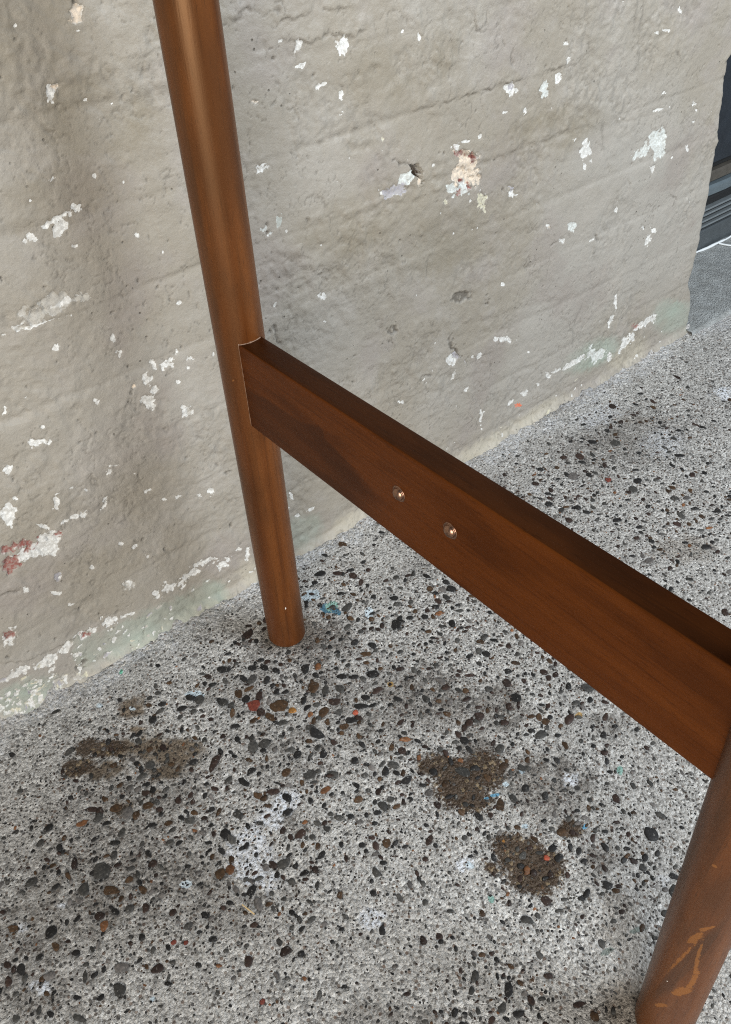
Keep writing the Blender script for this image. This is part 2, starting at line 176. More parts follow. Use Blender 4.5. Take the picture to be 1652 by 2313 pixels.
PEBBLES = """
-62,-73.8,6.9,-7.2,-5.7,-7.2,B;-82.5,-55.6,7.3,-4,-3.1,-6.7,R;-81.3,-68.2,3.4,-2.9,-3.1,-4.6,D;-70.6,-49.4,2.4,-3.8,-4.4,-4.2,D;
-84,-43.2,3.6,-3.1,-2.8,-4.3,K;-76.5,-79.4,0.4,-6.4,-4.2,-1,B;-54.5,-87.5,2,-4,-3.4,-2.6,O;-38.4,-85.8,1.8,-2.9,-4.1,-3.6,K;
-20.4,-78.7,2.7,-5.4,-5.8,-4.3,B;-12.7,-89.8,2.1,-2.7,-5.2,-5.2,G;-81.9,5.1,6,-5.1,-2.6,-4.2,K;-56.3,-13.7,5.1,-1.4,-1.3,-4.1,K;
-37.9,-34.2,2.3,-4.7,-2.7,-2.2,K;39.5,-106.1,5.2,-3.5,-2.7,-3.9,K;21.5,-96.2,4,-3.4,-2.2,-2.8,K;-13.7,-108.4,5.4,-4.6,-3.1,-4,D;
-30.3,-111,7.2,2.2,0.5,-4.6,B;-34.9,-123.4,2.1,-1.8,-2.6,-3.4,B;-5.5,-132.8,2.5,-2.1,-2.2,-2.8,r;-6.8,-140.3,1.9,-3.8,-2.6,-1.8,D;
3.5,-130.4,6,-5.1,-2.4,-3,K;-52.7,-116.7,4.2,-3.6,-2.2,-3,G;-51.4,-128.8,2.6,-8.4,-4.4,-2.2,K;-99.2,-101.9,4.8,-4.1,-2.9,-4.3,G;
-149.7,-88.3,1.8,-4,-8.7,-6.2,D;-138.9,-124.8,2.7,-7.6,-2.7,-1.5,K;-101.2,-143.4,2.2,-4,-4.5,-3.4,B;-126.3,-119.7,4.2,-2.3,-1.4,-3.2,K;
-84.3,-160.3,5,-4.2,-3.7,-5.1,G;-67,-174.9,3.9,-4.8,-3.1,-3,G;-68.9,-174.6,4.3,-3,-1.3,-2,D;-24.9,-138.9,3.8,-3.3,-2.6,-3.4,B;
13.7,-125.1,3.2,-4.1,-2.9,-2.7,K;-70,-93.6,3.5,-3,-2.2,-3.1,G;-12.4,-52.9,3.7,-3.2,-3.9,-5.4,K;-38.9,-17.4,3,-2.6,-2.1,-3.1,D;
-155,-218.1,5.7,-1.4,-0.9,-4.6,G;-180.9,-159,3.5,-2.9,-3,-4.8,K;-204.2,-188.5,4,-3.3,-2.8,-4.5,B;-169.9,-194.8,1.6,-1.3,-1.6,-2.4,K;
119.6,-412,4.6,-5.6,-6.3,-3.4,K;57.8,-358.4,3.7,-4.6,-3.7,-2.4,B;122.5,-368.1,3.2,-2.7,-3.6,-2.9,D;75.1,-380.1,1.3,-1.9,-4.4,-2.2,D;
29.3,-365.5,2.1,-1.8,-2.1,-1.9,r;11,-329.6,1.4,-1.2,-1.4,-1.3,O;-0.1,-391,2.3,-4.1,-4,-1.7,D;2.1,-403.5,3.2,-1.5,-1,-1.5,G;
-71.4,-262.7,3.4,-2.9,-3,-3.6,B;-90.2,-354.1,1.7,-2.8,-2.9,-1.5,D;-81.9,-436.8,3.9,-2.3,-1.6,-2.3,K;-67,-436,2.3,-0.9,-1.8,-4,D;
-40.4,-462.1,4.4,-1.8,-1.1,-2.2,D;-37.7,-475.4,2.9,-2.4,-2.9,-2.4,B;-188.3,-290.9,2.3,-1.9,-1.8,-2.6,K;-225.1,-267.1,2,-3.2,-4.1,-2.9,D;
-336.2,-190.5,1.6,-1.6,-2.6,-4.5,G;-305.7,-122.3,3.7,-3.1,-2.9,-6.3,G;-285.8,-116.5,6.2,-5.2,-3.6,-7.6,G;-281.3,-62.1,5.7,-2.9,-0.8,-3.3,o;
-319.2,-54.7,2.9,-2.4,-1.6,-3.7,G;-306.9,-71.8,2.6,-2.1,-1.4,-3.3,K;-305.8,-162.9,2.6,-3,-2.8,-3.8,o;-287.7,-138.4,5.4,-6.3,-2.7,-3.8,B;
-309.4,-203.9,4.9,-4,-1.7,-3.5,g;-339.9,-84.5,5.5,-1.8,-0.4,-4.1,G;-353,-217.1,3.6,-5.4,-1.8,-1.6,G;-233.1,-300.4,1.9,-1.6,-1.4,-2.2,R;
-245.8,-254.4,2.3,-1.9,-0.9,-1.5,o;-254.4,-191.2,2.7,-2.2,-1.7,-3,D;-266.1,-213.9,2,-1.7,-1.2,-2.2,R;-258,-220.7,1.7,-1.5,-1.1,-1.9,R;
-285.1,-192.5,2.1,-1.7,-1.5,-3,K;-133.6,-273.1,1.6,-2.7,-2.9,-1.8,B;-104.4,-281.3,1.5,-1.3,-1.5,-1.8,K;103.4,-70.2,1.5,-7,-6.8,-3.2,K;
189.3,-70.9,2.5,-6,-4.8,-3,K;152.9,-198.7,3.2,-2.8,-3,-2.9,K;179.4,-233,2.5,-2.1,-2.6,-2.4,D;151.6,-166.5,3.8,-0.4,-1.7,-4.8,K;
39.5,-106.1,4.7,-4.1,-3,-3.7,K;136.7,-82.3,3.5,-3,-2.7,-3,K;181.5,-224.8,3.6,-3.1,-3.1,-2.8,D;122.3,-72.5,3.5,-3,-2.2,-2.5,K;
128.4,-36.8,3.1,-4.3,-3.1,-2.8,K;89.6,-220.3,4.1,-3.5,-3.8,-3.8,D;75.4,-218.7,3.4,-2.9,-3,-3.1,D;120.7,-231.1,3.1,-2.7,-3.6,-3.4,D;
56.8,-230.3,1.3,-4.8,-4.3,-1.6,K;103.6,-241.4,3.4,-2.9,-3.1,-3,D;120.9,-201.9,3.5,-3,-2.8,-2.8,G;116.4,-266,3,-2.6,-2.3,-2.1,K;
152.4,-330,2.6,-2.2,-2.3,-1.9,D;457.7,-26.6,5.8,-5.2,-5.4,-4.7,g;487.2,-63.1,3.5,-3.1,-3.7,-3,R;514.8,-90.1,4.4,-3.9,-4.9,-3.8,K;
496,-98.1,1.9,-6.7,-5.9,-2.8,G;390.6,-43.1,4.3,-3.8,-4,-3.6,K;413.2,-72.5,3.9,-3.4,-4,-3.4,K;603.4,-93.9,5.8,-5.2,-3.3,-2.4,K;
560,-16.6,5.5,-5,-4.9,-4,G;399,-300.5,3.4,-2.9,-4.6,-3.1,D;102.4,39.8,4.9,-4.3,-2.3,-3,D;71.8,45.7,2.8,-2.5,-2.2,-3,K;85.1,10.1,3.6,-3.1,-2,-2.6,K;
45.5,25.8,2.4,-2.1,-2.9,-4,K;-33.9,30.1,7.4,1.4,-0.2,-5.1,D;-31.9,15.5,1.9,-1.7,-2.1,-3.3,K;-101.5,-3.9,4.5,-1.2,-0.8,-2.9,K;
-128.7,-3.4,4,-5.1,-2.4,-3.1,K;-173.4,-2.6,3.6,-3,-2.4,-4.4,K;-143.1,-9.7,5.9,-2.4,-1.1,-3.3,K;-156.2,8.9,3.3,-2.8,-1.6,-3,K;
-218.3,-73.3,3.3,-2.8,-1.6,-3,D;-248.4,-69.1,4.6,-3.9,-1.9,-3.8,B;-261.6,-61,3,-2.5,-1.8,-3.8,D;-216.8,-97.5,2.9,-2.5,-1.3,-2.5,D;
-229.1,-107.1,3.2,-2.7,-1.3,-2.4,K;-175.6,-113,1.1,-2,-2.7,-2.3,K;-198.1,-5.6,0.4,-2.2,-3.7,-1.6,K;
"""

WALL_Y = 0.0996
LEG_R = 0.021
SPAN = 0.5107
RAIL_F, RAIL_B = -0.01156, 0.01063
FRONT_LEAN = (0.00297, 0.0520)

def rows(s):
    out = []
    for t in s.replace('\n', '').split(';'):
        p = t.split(',')
        if len(p) == 7:
            out.append([float(v) / 1000 for v in p[:6]] + [p[6]])
    return out

def lines(s):
    out = []
    for t in s.replace('\n', '').split(';'):
        p = t.split(' ')
        if len(p) > 2:
            out.append((p[0], np.array([[float(v) / 1000 for v in q.split(',')] for q in p[1:]])))
    return out

# ------------------------------------------------------------------ numeric noise
def vnoise(x, y, seed):
    r = np.random.default_rng(seed)
    T = r.random((256, 256))
    xi = np.floor(x).astype(int); yi = np.floor(y).astype(int)
    fx = x - xi; fy = y - yi
    fx = fx * fx * fx * (fx * (fx * 6 - 15) + 10); fy = fy * fy * fy * (fy * (fy * 6 - 15) + 10)
    a = T[xi & 255, yi & 255]; b = T[(xi + 1) & 255, yi & 255]
    c = T[xi & 255, (yi + 1) & 255]; d = T[(xi + 1) & 255, (yi + 1) & 255]
    return (a * (1 - fx) + b * fx) * (1 - fy) + (c * (1 - fx) + d * fx) * fy * 1.0

def fbm(x, y, seed, octaves=4, gain=0.5):
    v = 0; amp = 1; tot = 0
    ca, sa = math.cos(0.6), math.sin(0.6)
    for i in range(octaves):
        v = v + amp * vnoise(x + 13.7 * i, y - 7.1 * i, seed + i)
        tot += amp; amp *= gain
        x, y = 2.03 * (ca * x - sa * y), 2.03 * (sa * x + ca * y)
    return v / tot - 0.5

def sstep(a, b, v):
    t = np.clip((v - a) / (b - a), 0, 1)
    return t * t * (3 - 2 * t)

def spaced(dense0, dense1, step, lo, hi):
    core = np.arange(dense0, dense1 + step / 2, step)
    out = []; s = step; v = core[-1]
    while v < hi:
        s *= 1.35; v = v + s; out.append(v)
    left = []; s = step; v = core[0]
    while v > lo:
        s *= 1.35; v = v - s; left.append(v)
    return np.array(left[::-1] + list(core) + out)

# ------------------------------------------------------------------ mesh helpers
def mesh_np(name, verts, faces_quads, smooth=True):
    me = bpy.data.meshes.new(name)
    nv = len(verts); nf = len(faces_quads); k = faces_quads.shape[1]
    me.vertices.add(nv); me.vertices.foreach_set('co', np.ascontiguousarray(verts, dtype=np.float32).ravel())
    me.loops.add(nf * k); me.loops.foreach_set('vertex_index', np.ascontiguousarray(faces_quads, dtype=np.int32).ravel())
    me.polygons.add(nf); me.polygons.foreach_set('loop_start', np.arange(0, nf * k, k, dtype=np.int32))
    me.polygons.foreach_set('use_smooth', np.full(nf, smooth))
    me.update(calc_edges=True)
    return me

def grid_quads(nu, nv, wrap=False):
    i = np.arange(nu if wrap else nu - 1)[:, None]; j = np.arange(nv - 1)[None, :]
    i2 = (i + 1) % nu
    a = i * nv + j; b = i2 * nv + j; c = i2 * nv + j + 1; d = i * nv + j + 1
    return np.stack([a + 0 * b, b, c, d], -1).reshape(-1, 4)

def color_attr(me, name, rgba):
    at = me.attributes.new(name, 'FLOAT_COLOR', 'POINT')
    at.data.foreach_set('color', np.ascontiguousarray(rgba, dtype=np.float32).ravel())

def obj(name, me, mat=None, parent=None):
    o = bpy.data.objects.new(name, me)
    COL.objects.link(o)
    if mat is not None:
        me.materials.clear(); me.materials.append(mat)
    o.parent = parent
    return o

def tag(o, label=None, cat=None, group=None, kind=None):
    if label: o['label'] = label
    if cat: o['category'] = cat
    if group: o['group'] = group
    if kind: o['kind'] = kind
    return o

def empty(name, loc):
    o = bpy.data.objects.new(name, None); COL.objects.link(o); o.location = loc
    return o

# ------------------------------------------------------------------ node helpers
class NT:
    def __init__(s, name):
        s.mat = bpy.data.materials.new(name); s.mat.use_nodes = True
        s.t = s.mat.node_tree; s.t.nodes.clear()
        s.out = s.n('ShaderNodeOutputMaterial'); s.b = s.n('ShaderNodeBsdfPrincipled')
        s.t.links.new(s.b.outputs[0], s.out.inputs['Surface'])
    def n(s, t, **kw):
        d = s.t.nodes.new(t)
        for k, v in kw.items(): setattr(d, k, v)
        return d
    def link(s, a, b): s.t.links.new(a, b)
    def put(s, sock, v):
        if hasattr(v, 'is_output') or isinstance(v, bpy.types.NodeSocket): s.link(v, sock)
        elif isinstance(v, (tuple, list)) and len(v) == 3 and sock.type == 'RGBA': sock.default_value = (*v, 1)
        else: sock.default_value = v
    def math(s, op, a, b=0.0, c=None, clamp=False):
        d = s.n('ShaderNodeMath', operation=op, use_clamp=clamp)
        s.put(d.inputs[0], a); s.put(d.inputs[1], b)
        if c is not None: s.put(d.inputs[2], c)
        return d.outputs[0]
    def mix(s, f, a, b, mode='MIX'):
        d = s.n('ShaderNodeMix', data_type='RGBA', blend_type=mode)
        s.put(d.inputs[0], f); s.put(d.inputs[6], a); s.put(d.inputs[7], b)
        return d.outputs[2]
    def ss(s, v, a, b):
        d = s.n('ShaderNodeMapRange', interpolation_type='SMOOTHSTEP')
        s.put(d.inputs[0], v); d.inputs[1].default_value = a; d.inputs[2].default_value = b
        return d.outputs[0]
    def obj(s):
        return s.n('ShaderNodeTexCoord').outputs['Object']
    def mapping(s, v, scale, rot=(0, 0, 0)):
        d = s.n('ShaderNodeMapping'); s.link(v, d.inputs[0]); d.inputs['Scale'].default_value = scale; d.inputs['Rotation'].default_value = rot
        return d.outputs[0]
    def noise(s, v, scale, detail=4, rough=0.55, dist=0.0):
        d = s.n('ShaderNodeTexNoise'); s.link(v, d.inputs['Vector'])
        d.inputs['Scale'].default_value = scale; d.inputs['Detail'].default_value = detail
        d.inputs['Roughness'].default_value = rough; d.inputs['Distortion'].default_value = dist
        return d.outputs[0]
    def voro(s, v, scale, feature='F1', rand=1.0):
        d = s.n('ShaderNodeTexVoronoi', feature=feature); s.link(v, d.inputs['Vector']); d.inputs['Scale'].default_value = scale
        d.inputs['Randomness'].default_value = rand
        return d
    def ramp(s, f, stops):
        d = s.n('ShaderNodeValToRGB'); s.link(f, d.inputs[0]); e = d.color_ramp.elements
        while len(e) < len(stops): e.new(0.5)
        for el, (p, c) in zip(e, stops): el.position = p; el.color = (*c, 1)
        return d.outputs[0]
    def attr(s, name):
        d = s.n('ShaderNodeAttribute'); d.attribute_name = name
        q = s.n('ShaderNodeSeparateColor'); s.link(d.outputs['Color'], q.inputs[0])
        return d.outputs['Color'], q.outputs[0], q.outputs[1], q.outputs[2], d.outputs['Alpha']
    def bump(s, h, dist, strength=1.0, prev=None):
        d = s.n('ShaderNodeBump'); s.link(h, d.inputs['Height']); d.inputs['Distance'].default_value = dist; d.inputs['Strength'].default_value = strength
        if prev is not None: s.link(prev, d.inputs['Normal'])
        return d.outputs[0]
    def fin(s, color=None, rough=None, spec=None, normal=None, metal=None, coat=None, coat_rough=None):
        i = s.b.inputs
        for k, v in (('Base Color', color), ('Roughness', rough), ('Specular IOR Level', spec), ('Metallic', metal), ('Coat Weight', coat), ('Coat Roughness', coat_rough)):
            if v is not None: s.put(i[k], v)
        if normal is not None: s.link(normal, i['Normal'])
        return s.mat

# ------------------------------------------------------------------ feature fields
def splat(F, xs, ys, X, Y, f, warp, grow=1.0, rag=0.0):
    """Raise F to the ragged ellipse f's field (positive inside). Returns the window and its field."""
    cx, cy, ax, ay, bx, by = f[:6]
    ax *= grow; ay *= grow; bx *= grow; by *= grow
    ex = 1.9 * math.hypot(ax, bx) + 0.004; ey = 1.9 * math.hypot(ay, by) + 0.004
    i0, i1 = np.searchsorted(xs, [cx - ex, cx + ex]); j0, j1 = np.searchsorted(ys, [cy - ey, cy + ey])
    if i1 <= i0 or j1 <= j0: return None
    w = (slice(i0, i1), slice(j0, j1))
    det = ax * by - ay * bx
    if abs(det) < 1e-12: return None
    dx = X[w] - cx + warp[0][w]; dy = Y[w] - cy + warp[1][w]
    u = (by * dx - bx * dy) / det; v = (-ay * dx + ax * dy) / det
    g = 1 - np.sqrt(u * u + v * v)
    if rag:
        sz = max(math.sqrt(abs(det)), .0012)
        ka = 0.9 / sz; kb = 2.6 / sz
        g = g + rag * (1.5 * fbm(X[w] * ka, Y[w] * ka, 141, 2) + 1.1 * fbm(X[w] * kb, Y[w] * kb, 145, 2))
    F[w] = np.maximum(F[w], g)
    return w, g

def polydist(X, Y, pts):
    """distance to a polyline, signed side (positive = +Y side), arclength fraction"""
    D = np.full(X.shape, 9.0); SD = np.zeros(X.shape)
    for (x0, y0), (x1, y1) in zip(pts[:-1], pts[1:]):
        dx, dy = x1 - x0, y1 - y0; l2 = dx * dx + dy * dy + 1e-12
        t = np.clip(((X - x0) * dx + (Y - y0) * dy) / l2, 0, 1)
        px = X - x0 - t * dx; py = Y - y0 - t * dy
        d = np.sqrt(px * px + py * py)
        s = py
        near = d < D
        D = np.where(near, d, D); SD = np.where(near, s, SD)
    return D, SD

# ================================================================== WALL
CHIPCOL = dict(w=(.68, .68, .66), c=(.66, .56, .45), p=(.60, .63, .61), r=(.24, .085, .07), y=(.56, .53, .40),
               u=(.34, .33, .36), d=(.05, .03, .02), b=(.42, .40, .36), o=(.70, .17, .08), g=(.42, .45, .42))
def build_wall():
    xc, rc = 0.866, 0.010
    yb = 0.46
    us = spaced(-0.345, 0.905, 0.0014, -2.6, 1.0)
    us = us[us < 0.905 + 1e-6]
    us = np.concatenate([us, np.arange(0.92, 1.26, 0.02), [1.2601, 1.3, 1.5, 2.0, 3.5]])
    zs = spaced(0.0, 0.655, 0.0014, 0.0, 1.9)
    U, Z = np.meshgrid(us, zs, indexing='ij')
    # path: along the front, round the corner, back through the reveal, along the rear
    s0 = xc - rc; arc = rc * math.pi / 2; s1 = s0 + arc; s2 = s1 + (yb - WALL_Y - rc)
    ph = np.clip((U - s0) / rc, 0, math.pi / 2)
    X = np.where(U < s0, U, np.where(U < s1, s0 + rc * np.sin(ph), np.where(U < s2, xc, xc - (U - s2))))
    Y = np.where(U < s0, WALL_Y, np.where(U < s1, WALL_Y + rc - rc * np.cos(ph), np.where(U < s2, WALL_Y + rc + (U - s1), yb)))
    NX = np.where(U < s0, 0, np.where(U < s1, np.sin(ph), np.where(U < s2, 1.0, 0.0)))
    NY = np.where(U < s0, -1.0, np.where(U < s1, -np.cos(ph), np.where(U < s2, 0.0, 1.0)))
    # ragged arris
    arx = np.interp(Z[0], [0, .02, .05, .075, .09, .105, .13, .25, .318, .33, .36, .42, .425, .44, .6],
                          [.026, .030, .024, .014, .004, -.003, .0, -.004, -.008, -.013, -.020, -.030, -.032, -.014, -.012])
    arx = arx + 0.0028 * fbm(zs * 60, zs * 0, 91, 4)
    edge = sstep(0.800, 0.862, U) * (U < s2 + 0.2)
    warp = (0.0034 * fbm(U * 190, Z * 190, 11, 4), 0.0034 * fbm(U * 190, Z * 190, 21, 4))
    H = 0.0010 * fbm(U * 9, Z * 46, 35, 3) + 0.0075 * fbm(U * 5, Z * 7, 31, 4) + 0.0028 * fbm(U * 20, Z * 26, 41, 4, 0.55) + 0.0006 * fbm(U * 120, Z * 120, 51, 3)
    # rough-trowelled scars where the render broke up
    rough = sstep(0.02, 0.16, fbm(U * 6 + 3, Z * 6, 61, 3))
    H += rough * 0.0034 * fbm(U * 75 + 0.5 * Z * 75, Z * 75 - 0.4 * U * 75, 71, 4, 0.6)
    scar = sstep(0.10, 0.17, fbm(U * 11 + 9, Z * 14, 64, 4, .6))
    H += scar * (-0.0006 + 0.0024 * fbm(U * 150, Z * 150, 66, 3, .6))
    crq = np.exp(-(fbm(U * 38 + 4, Z * 38, 68, 3, .55) / .006) ** 2) * sstep(0.03, .12, fbm(U * 8, Z * 8, 70, 2))
    crq2 = np.exp(-(fbm(U * 90 + 4, Z * 90, 72, 2, .55) / .012) ** 2) * sstep(0.06, .14, fbm(U * 13, Z * 13, 74, 2))
    H -= 0.0010 * crq + .0008 * crq2
    rid = 1 - np.abs(fbm(U * 22, Z * 30, 75, 3)) * 9
    H += 0.0007 * np.clip(rid, 0, 1) * sstep(0, .15, fbm(U * 9, Z * 9, 77, 2))
    # courses of the masonry showing through the paint
    for k in range(-6, 3):
        zc = 0.4805 + 0.0757 * k
        zz = Z - zc + 0.007 * fbm(U * 8, U * 0 + k * 3.1, 81, 3)
        m_ = sstep(-0.10, 0.12, fbm(U * 5 + k * 9.7, Z * 0 + k, 83, 2))
        H -= 0.0008 * (.25 + m_) * np.exp(-(zz / 0.005) ** 2)
        H += (0.0012 * math.sin(k * 7.3) + 0.0012 * fbm(U * 4.5 + k * 5, Z * 0 + k, 87, 1)) * (sstep(-.003, .003, zz) - sstep(.0727, .0787, zz))
        
    chipF = np.full(U.shape, -1.0); chipC = np.zeros(U.shape + (3,)); chipC[:] = CHIPCOL['w']
    dirt = np.zeros(U.shape); green = np.zeros(U.shape); yellow = np.zeros(U.shape); brown = np.zeros(U.shape)
    dirt = np.maximum(dirt, np.maximum(.60 * crq, .50 * crq2) * (U < .9))
    dirt = np.maximum(dirt, .22 * scar * sstep(0, .2, fbm(U * 150, Z * 150, 76, 2)))
    def chip(f, extra=1.0):
        nonlocal dirt
        ty = f[6]
        if ty in 'kh':
            F = np.full(U.shape, -1.0) if False else None
            tmp = np.full(U.shape, -1.0); r_ = splat(tmp, us, zs, U, Z, f, warp, 1.25)
            if r_:
                w, g = r_; gg = sstep(0.0, 0.35, np.minimum(g, .35) + 2.0 * fbm(U[w] * 230, Z[w] * 230, 101, 3) - .05)
                dirt[w] = np.maximum(dirt[w], gg * 0.85)
                H[w] -= gg * 0.0022
                if ty == 'h': H[w] -= sstep(0, .6, g) * 0.007
            return
        r_ = splat(chipF, us, zs, U, Z, f, warp, .92 * extra, 1.15 if abs(f[2]) + abs(f[5]) > .004 else .5)
        if not r_: return
        w, g = r_
        g = g + 0.30 * fbm(U[w] * 330, Z[w] * 330, 103, 2)
        ins = sstep(-0.05, 0.12, g)
        sel = g > -0.12
        chipC[w][sel] = CHIPCOL[ty]
        depth = {'w': .0009, 'c': .0024, 'p': .0008, 'r': .0016, 'd': .012, 'b': .0012, 'y': .0010, 'u': .0012, 'o': 0, 'g': .0003}[ty]
        H[w] -= depth * ins
        if ty not in 'og': H[w] += 0.0005 * np.exp(-((g + 0.12) / 0.10) ** 2)
        if ty in 'bu': H[w] += 0.0018 * ins * fbm(U[w] * 210, Z[w] * 210, 107, 3)
    for f in sorted(rows(WALL_CHIPS), key=lambda q: q[6] in 'rod'): chip(f)
    # small flecks of lost paint and pinholes
    r = np.random.default_rng(5)
    for i in range(190):
        x, z = r.uniform(-.32, .88), r.uniform(0.005, .64)
        if z > 0.12 and fbm(np.array(x * 7), np.array(z * 7), 201, 2) < -0.02 and r.random() < .75: continue
        a = r.uniform(0, 3.14); s = min(0.0006 + r.exponential(0.0006), .0026); e = r.uniform(.35, 1)
        chip([x, z, s * math.cos(a), s * math.sin(a), -s * e * math.sin(a), s * e * math.cos(a), 'w'], 1.0)
    for i in range(55):                                     # flaking near the foot of the wall
        x, z = r.uniform(-.32, .86), abs(r.normal(0.018, 0.016)) + .002
        if x > .05 and r.random() < .55: continue
        s = r.uniform(.0015, .005); e = r.uniform(.25, .6)
        chip([x, z, s, s * .15, -s * e * .1, s * e, r.choice(['w', 'w', 'w', 'b', 'y'])], 1.0)
    for i in range(170):                                    # crumbling skirt at the left
        x = -.33 + abs(r.normal(0, .11)); z = abs(r.normal(0, .022)) + .002
        s = r.uniform(.0012, .0045); e = r.uniform(.25, .7); a = r.normal(.1, .5)
        chip([x, z, s * math.cos(a), s * math.sin(a), -s * e * math.sin(a), s * e * math.cos(a), r.choice(['w', 'w', 'w', 'b', 'y', 'p', 'u'])], 1.0)
    for i in range(650):
        x, z = r.uniform(-.32, .87), r.uniform(0.01, .64)
        s = r.uniform(.0004, .0011)
        chip([x, z, s, 0, 0, s * r.uniform(.6, 1.6), 'k'])
    # cracks, ledges, runs
    for ty, pts in lines(WALL_LINES):
        lo = pts.min(0) - 0.05; hi = pts.max(0) + 0.05
        i0, i1 = np.searchsorted(us, [lo[0], hi[0]]); j0, j1 = np.searchsorted(zs, [lo[1], hi[1]])
        w = (slice(i0, i1), slice(j0, j1))
        D, SD = polydist(U[w] + 2.4 * warp[0][w], Z[w] + 2.4 * warp[1][w], pts)
        brk = sstep(-0.10, 0.10, fbm(U[w] * 70, Z[w] * 70, 111, 3))
        if ty == 'l':
            H[w] -= 0.0010 * np.exp(-(D / 0.0015) ** 2) * brk
            H[w] += np.where(SD > 0, 0.0010 * np.exp(-(D / 0.010) ** 2), -0.0004 * np.exp(-(D / 0.008) ** 2)) * brk
            dirt[w] = np.maximum(dirt[w], 0.45 * np.exp(-(D / 0.0011) ** 2) * brk)
        elif ty == 's':
            H[w] += 0.0009 * np.exp(-(D / 0.005) ** 2) * brk - 0.0006 * np.exp(-((SD + .007) / 0.005) ** 2) * np.exp(-(D / .02) ** 2)
        elif ty == 'k':
            H[w] -= 0.0022 * np.exp(-(D / 0.0012) ** 2) * brk
            dirt[w] = np.maximum(dirt[w], 0.9 * np.exp(-(D / 0.0010) ** 2) * brk)
        elif ty == 'd':
            dirt[w] = np.maximum(dirt[w], 0.38 * np.exp(-(D / 0.0016) ** 2))
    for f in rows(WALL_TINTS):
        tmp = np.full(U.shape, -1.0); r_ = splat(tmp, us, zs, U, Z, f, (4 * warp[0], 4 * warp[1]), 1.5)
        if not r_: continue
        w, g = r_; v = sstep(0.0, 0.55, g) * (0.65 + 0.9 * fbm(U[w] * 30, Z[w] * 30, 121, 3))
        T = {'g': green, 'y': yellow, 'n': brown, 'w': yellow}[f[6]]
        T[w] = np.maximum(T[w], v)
    # mortar fillet at the foot
    fil = np.clip(1 - (Z + .008 * fbm(U * 55, Z * 55, 139, 3)) / (0.011 + 0.016 * fbm(U * 14, Z * 0, 131, 3)), 0, 1)
    H += 0.007 * fil ** 1.4 + 0.006 * fil * fbm(U * 110, Z * 110, 133, 3)
    low = sstep(0.075, 0.045, Z + 0.06 * fbm(U * 7, Z * 7, 135, 3)) * sstep(0.10, -0.05, U)
    H += low * (-0.0015 + 0.0016 * fbm(U * 100, Z * 100, 137, 3))
    yellow = np.maximum(yellow, 0.45 * fil * sstep(-.15, .1, fbm(U * 40, Z * 40, 143, 3)))
    Hm = H * np.where(U < s2, 1, 0)
    xx = X + NX * Hm + arx[None, :] * edge
    yy = Y + NY * Hm
    me = mesh_np('brick_wall', np.stack([xx, yy, Z], -1).reshape(-1, 3), grid_quads(len(us), len(zs)))
    color_attr(me, 'chip', np.concatenate([chipC, (0.5 + 0.5 * chipF)[..., None]], -1).reshape(-1, 4))
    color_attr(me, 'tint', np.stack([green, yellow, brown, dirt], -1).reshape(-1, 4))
    return me

def wall_material():
    t = NT('painted_render'); o = t.obj()
    big = t.noise(o, 3.2, 4, .6); mid = t.noise(o, 17, 5, .65); fine = t.noise(o, 120, 5, .7); grit = t.noise(o, 520, 3, .6)
    c = t.mix(t.ss(big, .38, .64), (.284, .256, .212), (.326, .307, .275))
    c = t.mix(t.ss(mid, .42, .72), c, (.345, .321, .285))
    c = t.mix(t.math('MULTIPLY', t.ss(t.noise(o, 8.5, 3, .6), .50, .70), .55), c, (.252, .220, .198))
    c = t.mix(t.math('MULTIPLY', t.ss(fine, .50, .78), .22), c, (.40, .385, .35))
    c = t.mix(t.math('MULTIPLY', t.ss(grit, .58, .74), .16), c, (.20, .185, .16))
    _, g, y, n, d = t.attr('tint')
    c = t.mix(t.math('MULTIPLY', n, .60), c, (.200, .170, .118))  # brown patches; towards the top left they also paint in dimmer light
    c = t.mix(t.math('MULTIPLY', g, .80), c, (.315, .375, .320))
    c = t.mix(t.math('MULTIPLY', y, .60), c, (.50, .46, .365))
    c = t.mix(t.math('MULTIPLY', d, .80), c, (.075, .066, .055))
    pv = t.voro(o, 95); pr = t.n('ShaderNodeSeparateColor'); t.link(pv.outputs['Color'], pr.inputs[0])
    pore = t.math('MULTIPLY', t.ss(pv.outputs['Distance'], .13, .06), t.math('LESS_THAN', pr.outputs[0], .22))
    pore = t.math('MULTIPLY', pore, t.ss(t.noise(o, 9, 2, .5), .40, .58))
    c = t.mix(t.math('MULTIPLY', pore, .75), c, (.09, .078, .062))
    col, _, _, _, a = t.attr('chip')
    f = t.math('ADD', a, t.math('MULTIPLY', t.math('SUBTRACT', t.noise(o, 420, 3, .65), .5), .38))
    mask = t.ss(f, .485, .535)
    cc = t.mix(t.ss(t.noise(o, 300, 3, .65), .40, .62), t.mix(.50, col, (.33, .31, .275)), col)
    c = t.mix(mask, c, cc)
    h = t.math('ADD', t.math('MULTIPLY', t.noise(o, 210, 5, .65), 1.0), t.math('MULTIPLY', t.noise(o, 60, 4, .6), 1.6))
    nb = t.bump(t.math('SUBTRACT', h, t.math('MULTIPLY', pore, 1.2)), .0016, .6)
    nb = t.bump(mask, .0006, .5, nb) if False else nb
    return t.fin(c, t.mix(mask, (.50,) * 3, (.80,) * 3), .42, nb)

wall = obj('brick_wall', build_wall(), wall_material())
tag(wall, 'greige painted rough brick wall with flaking white patches behind the wooden frame', 'wall')

# ================================================================== GROUND
SLAB_Y = 0.0830
def gheight(X, Y):
    return 0.0022 * fbm(X * 9, Y * 9, 301, 3) + 0.0010 * fbm(X * 60, Y * 60, 311, 3)

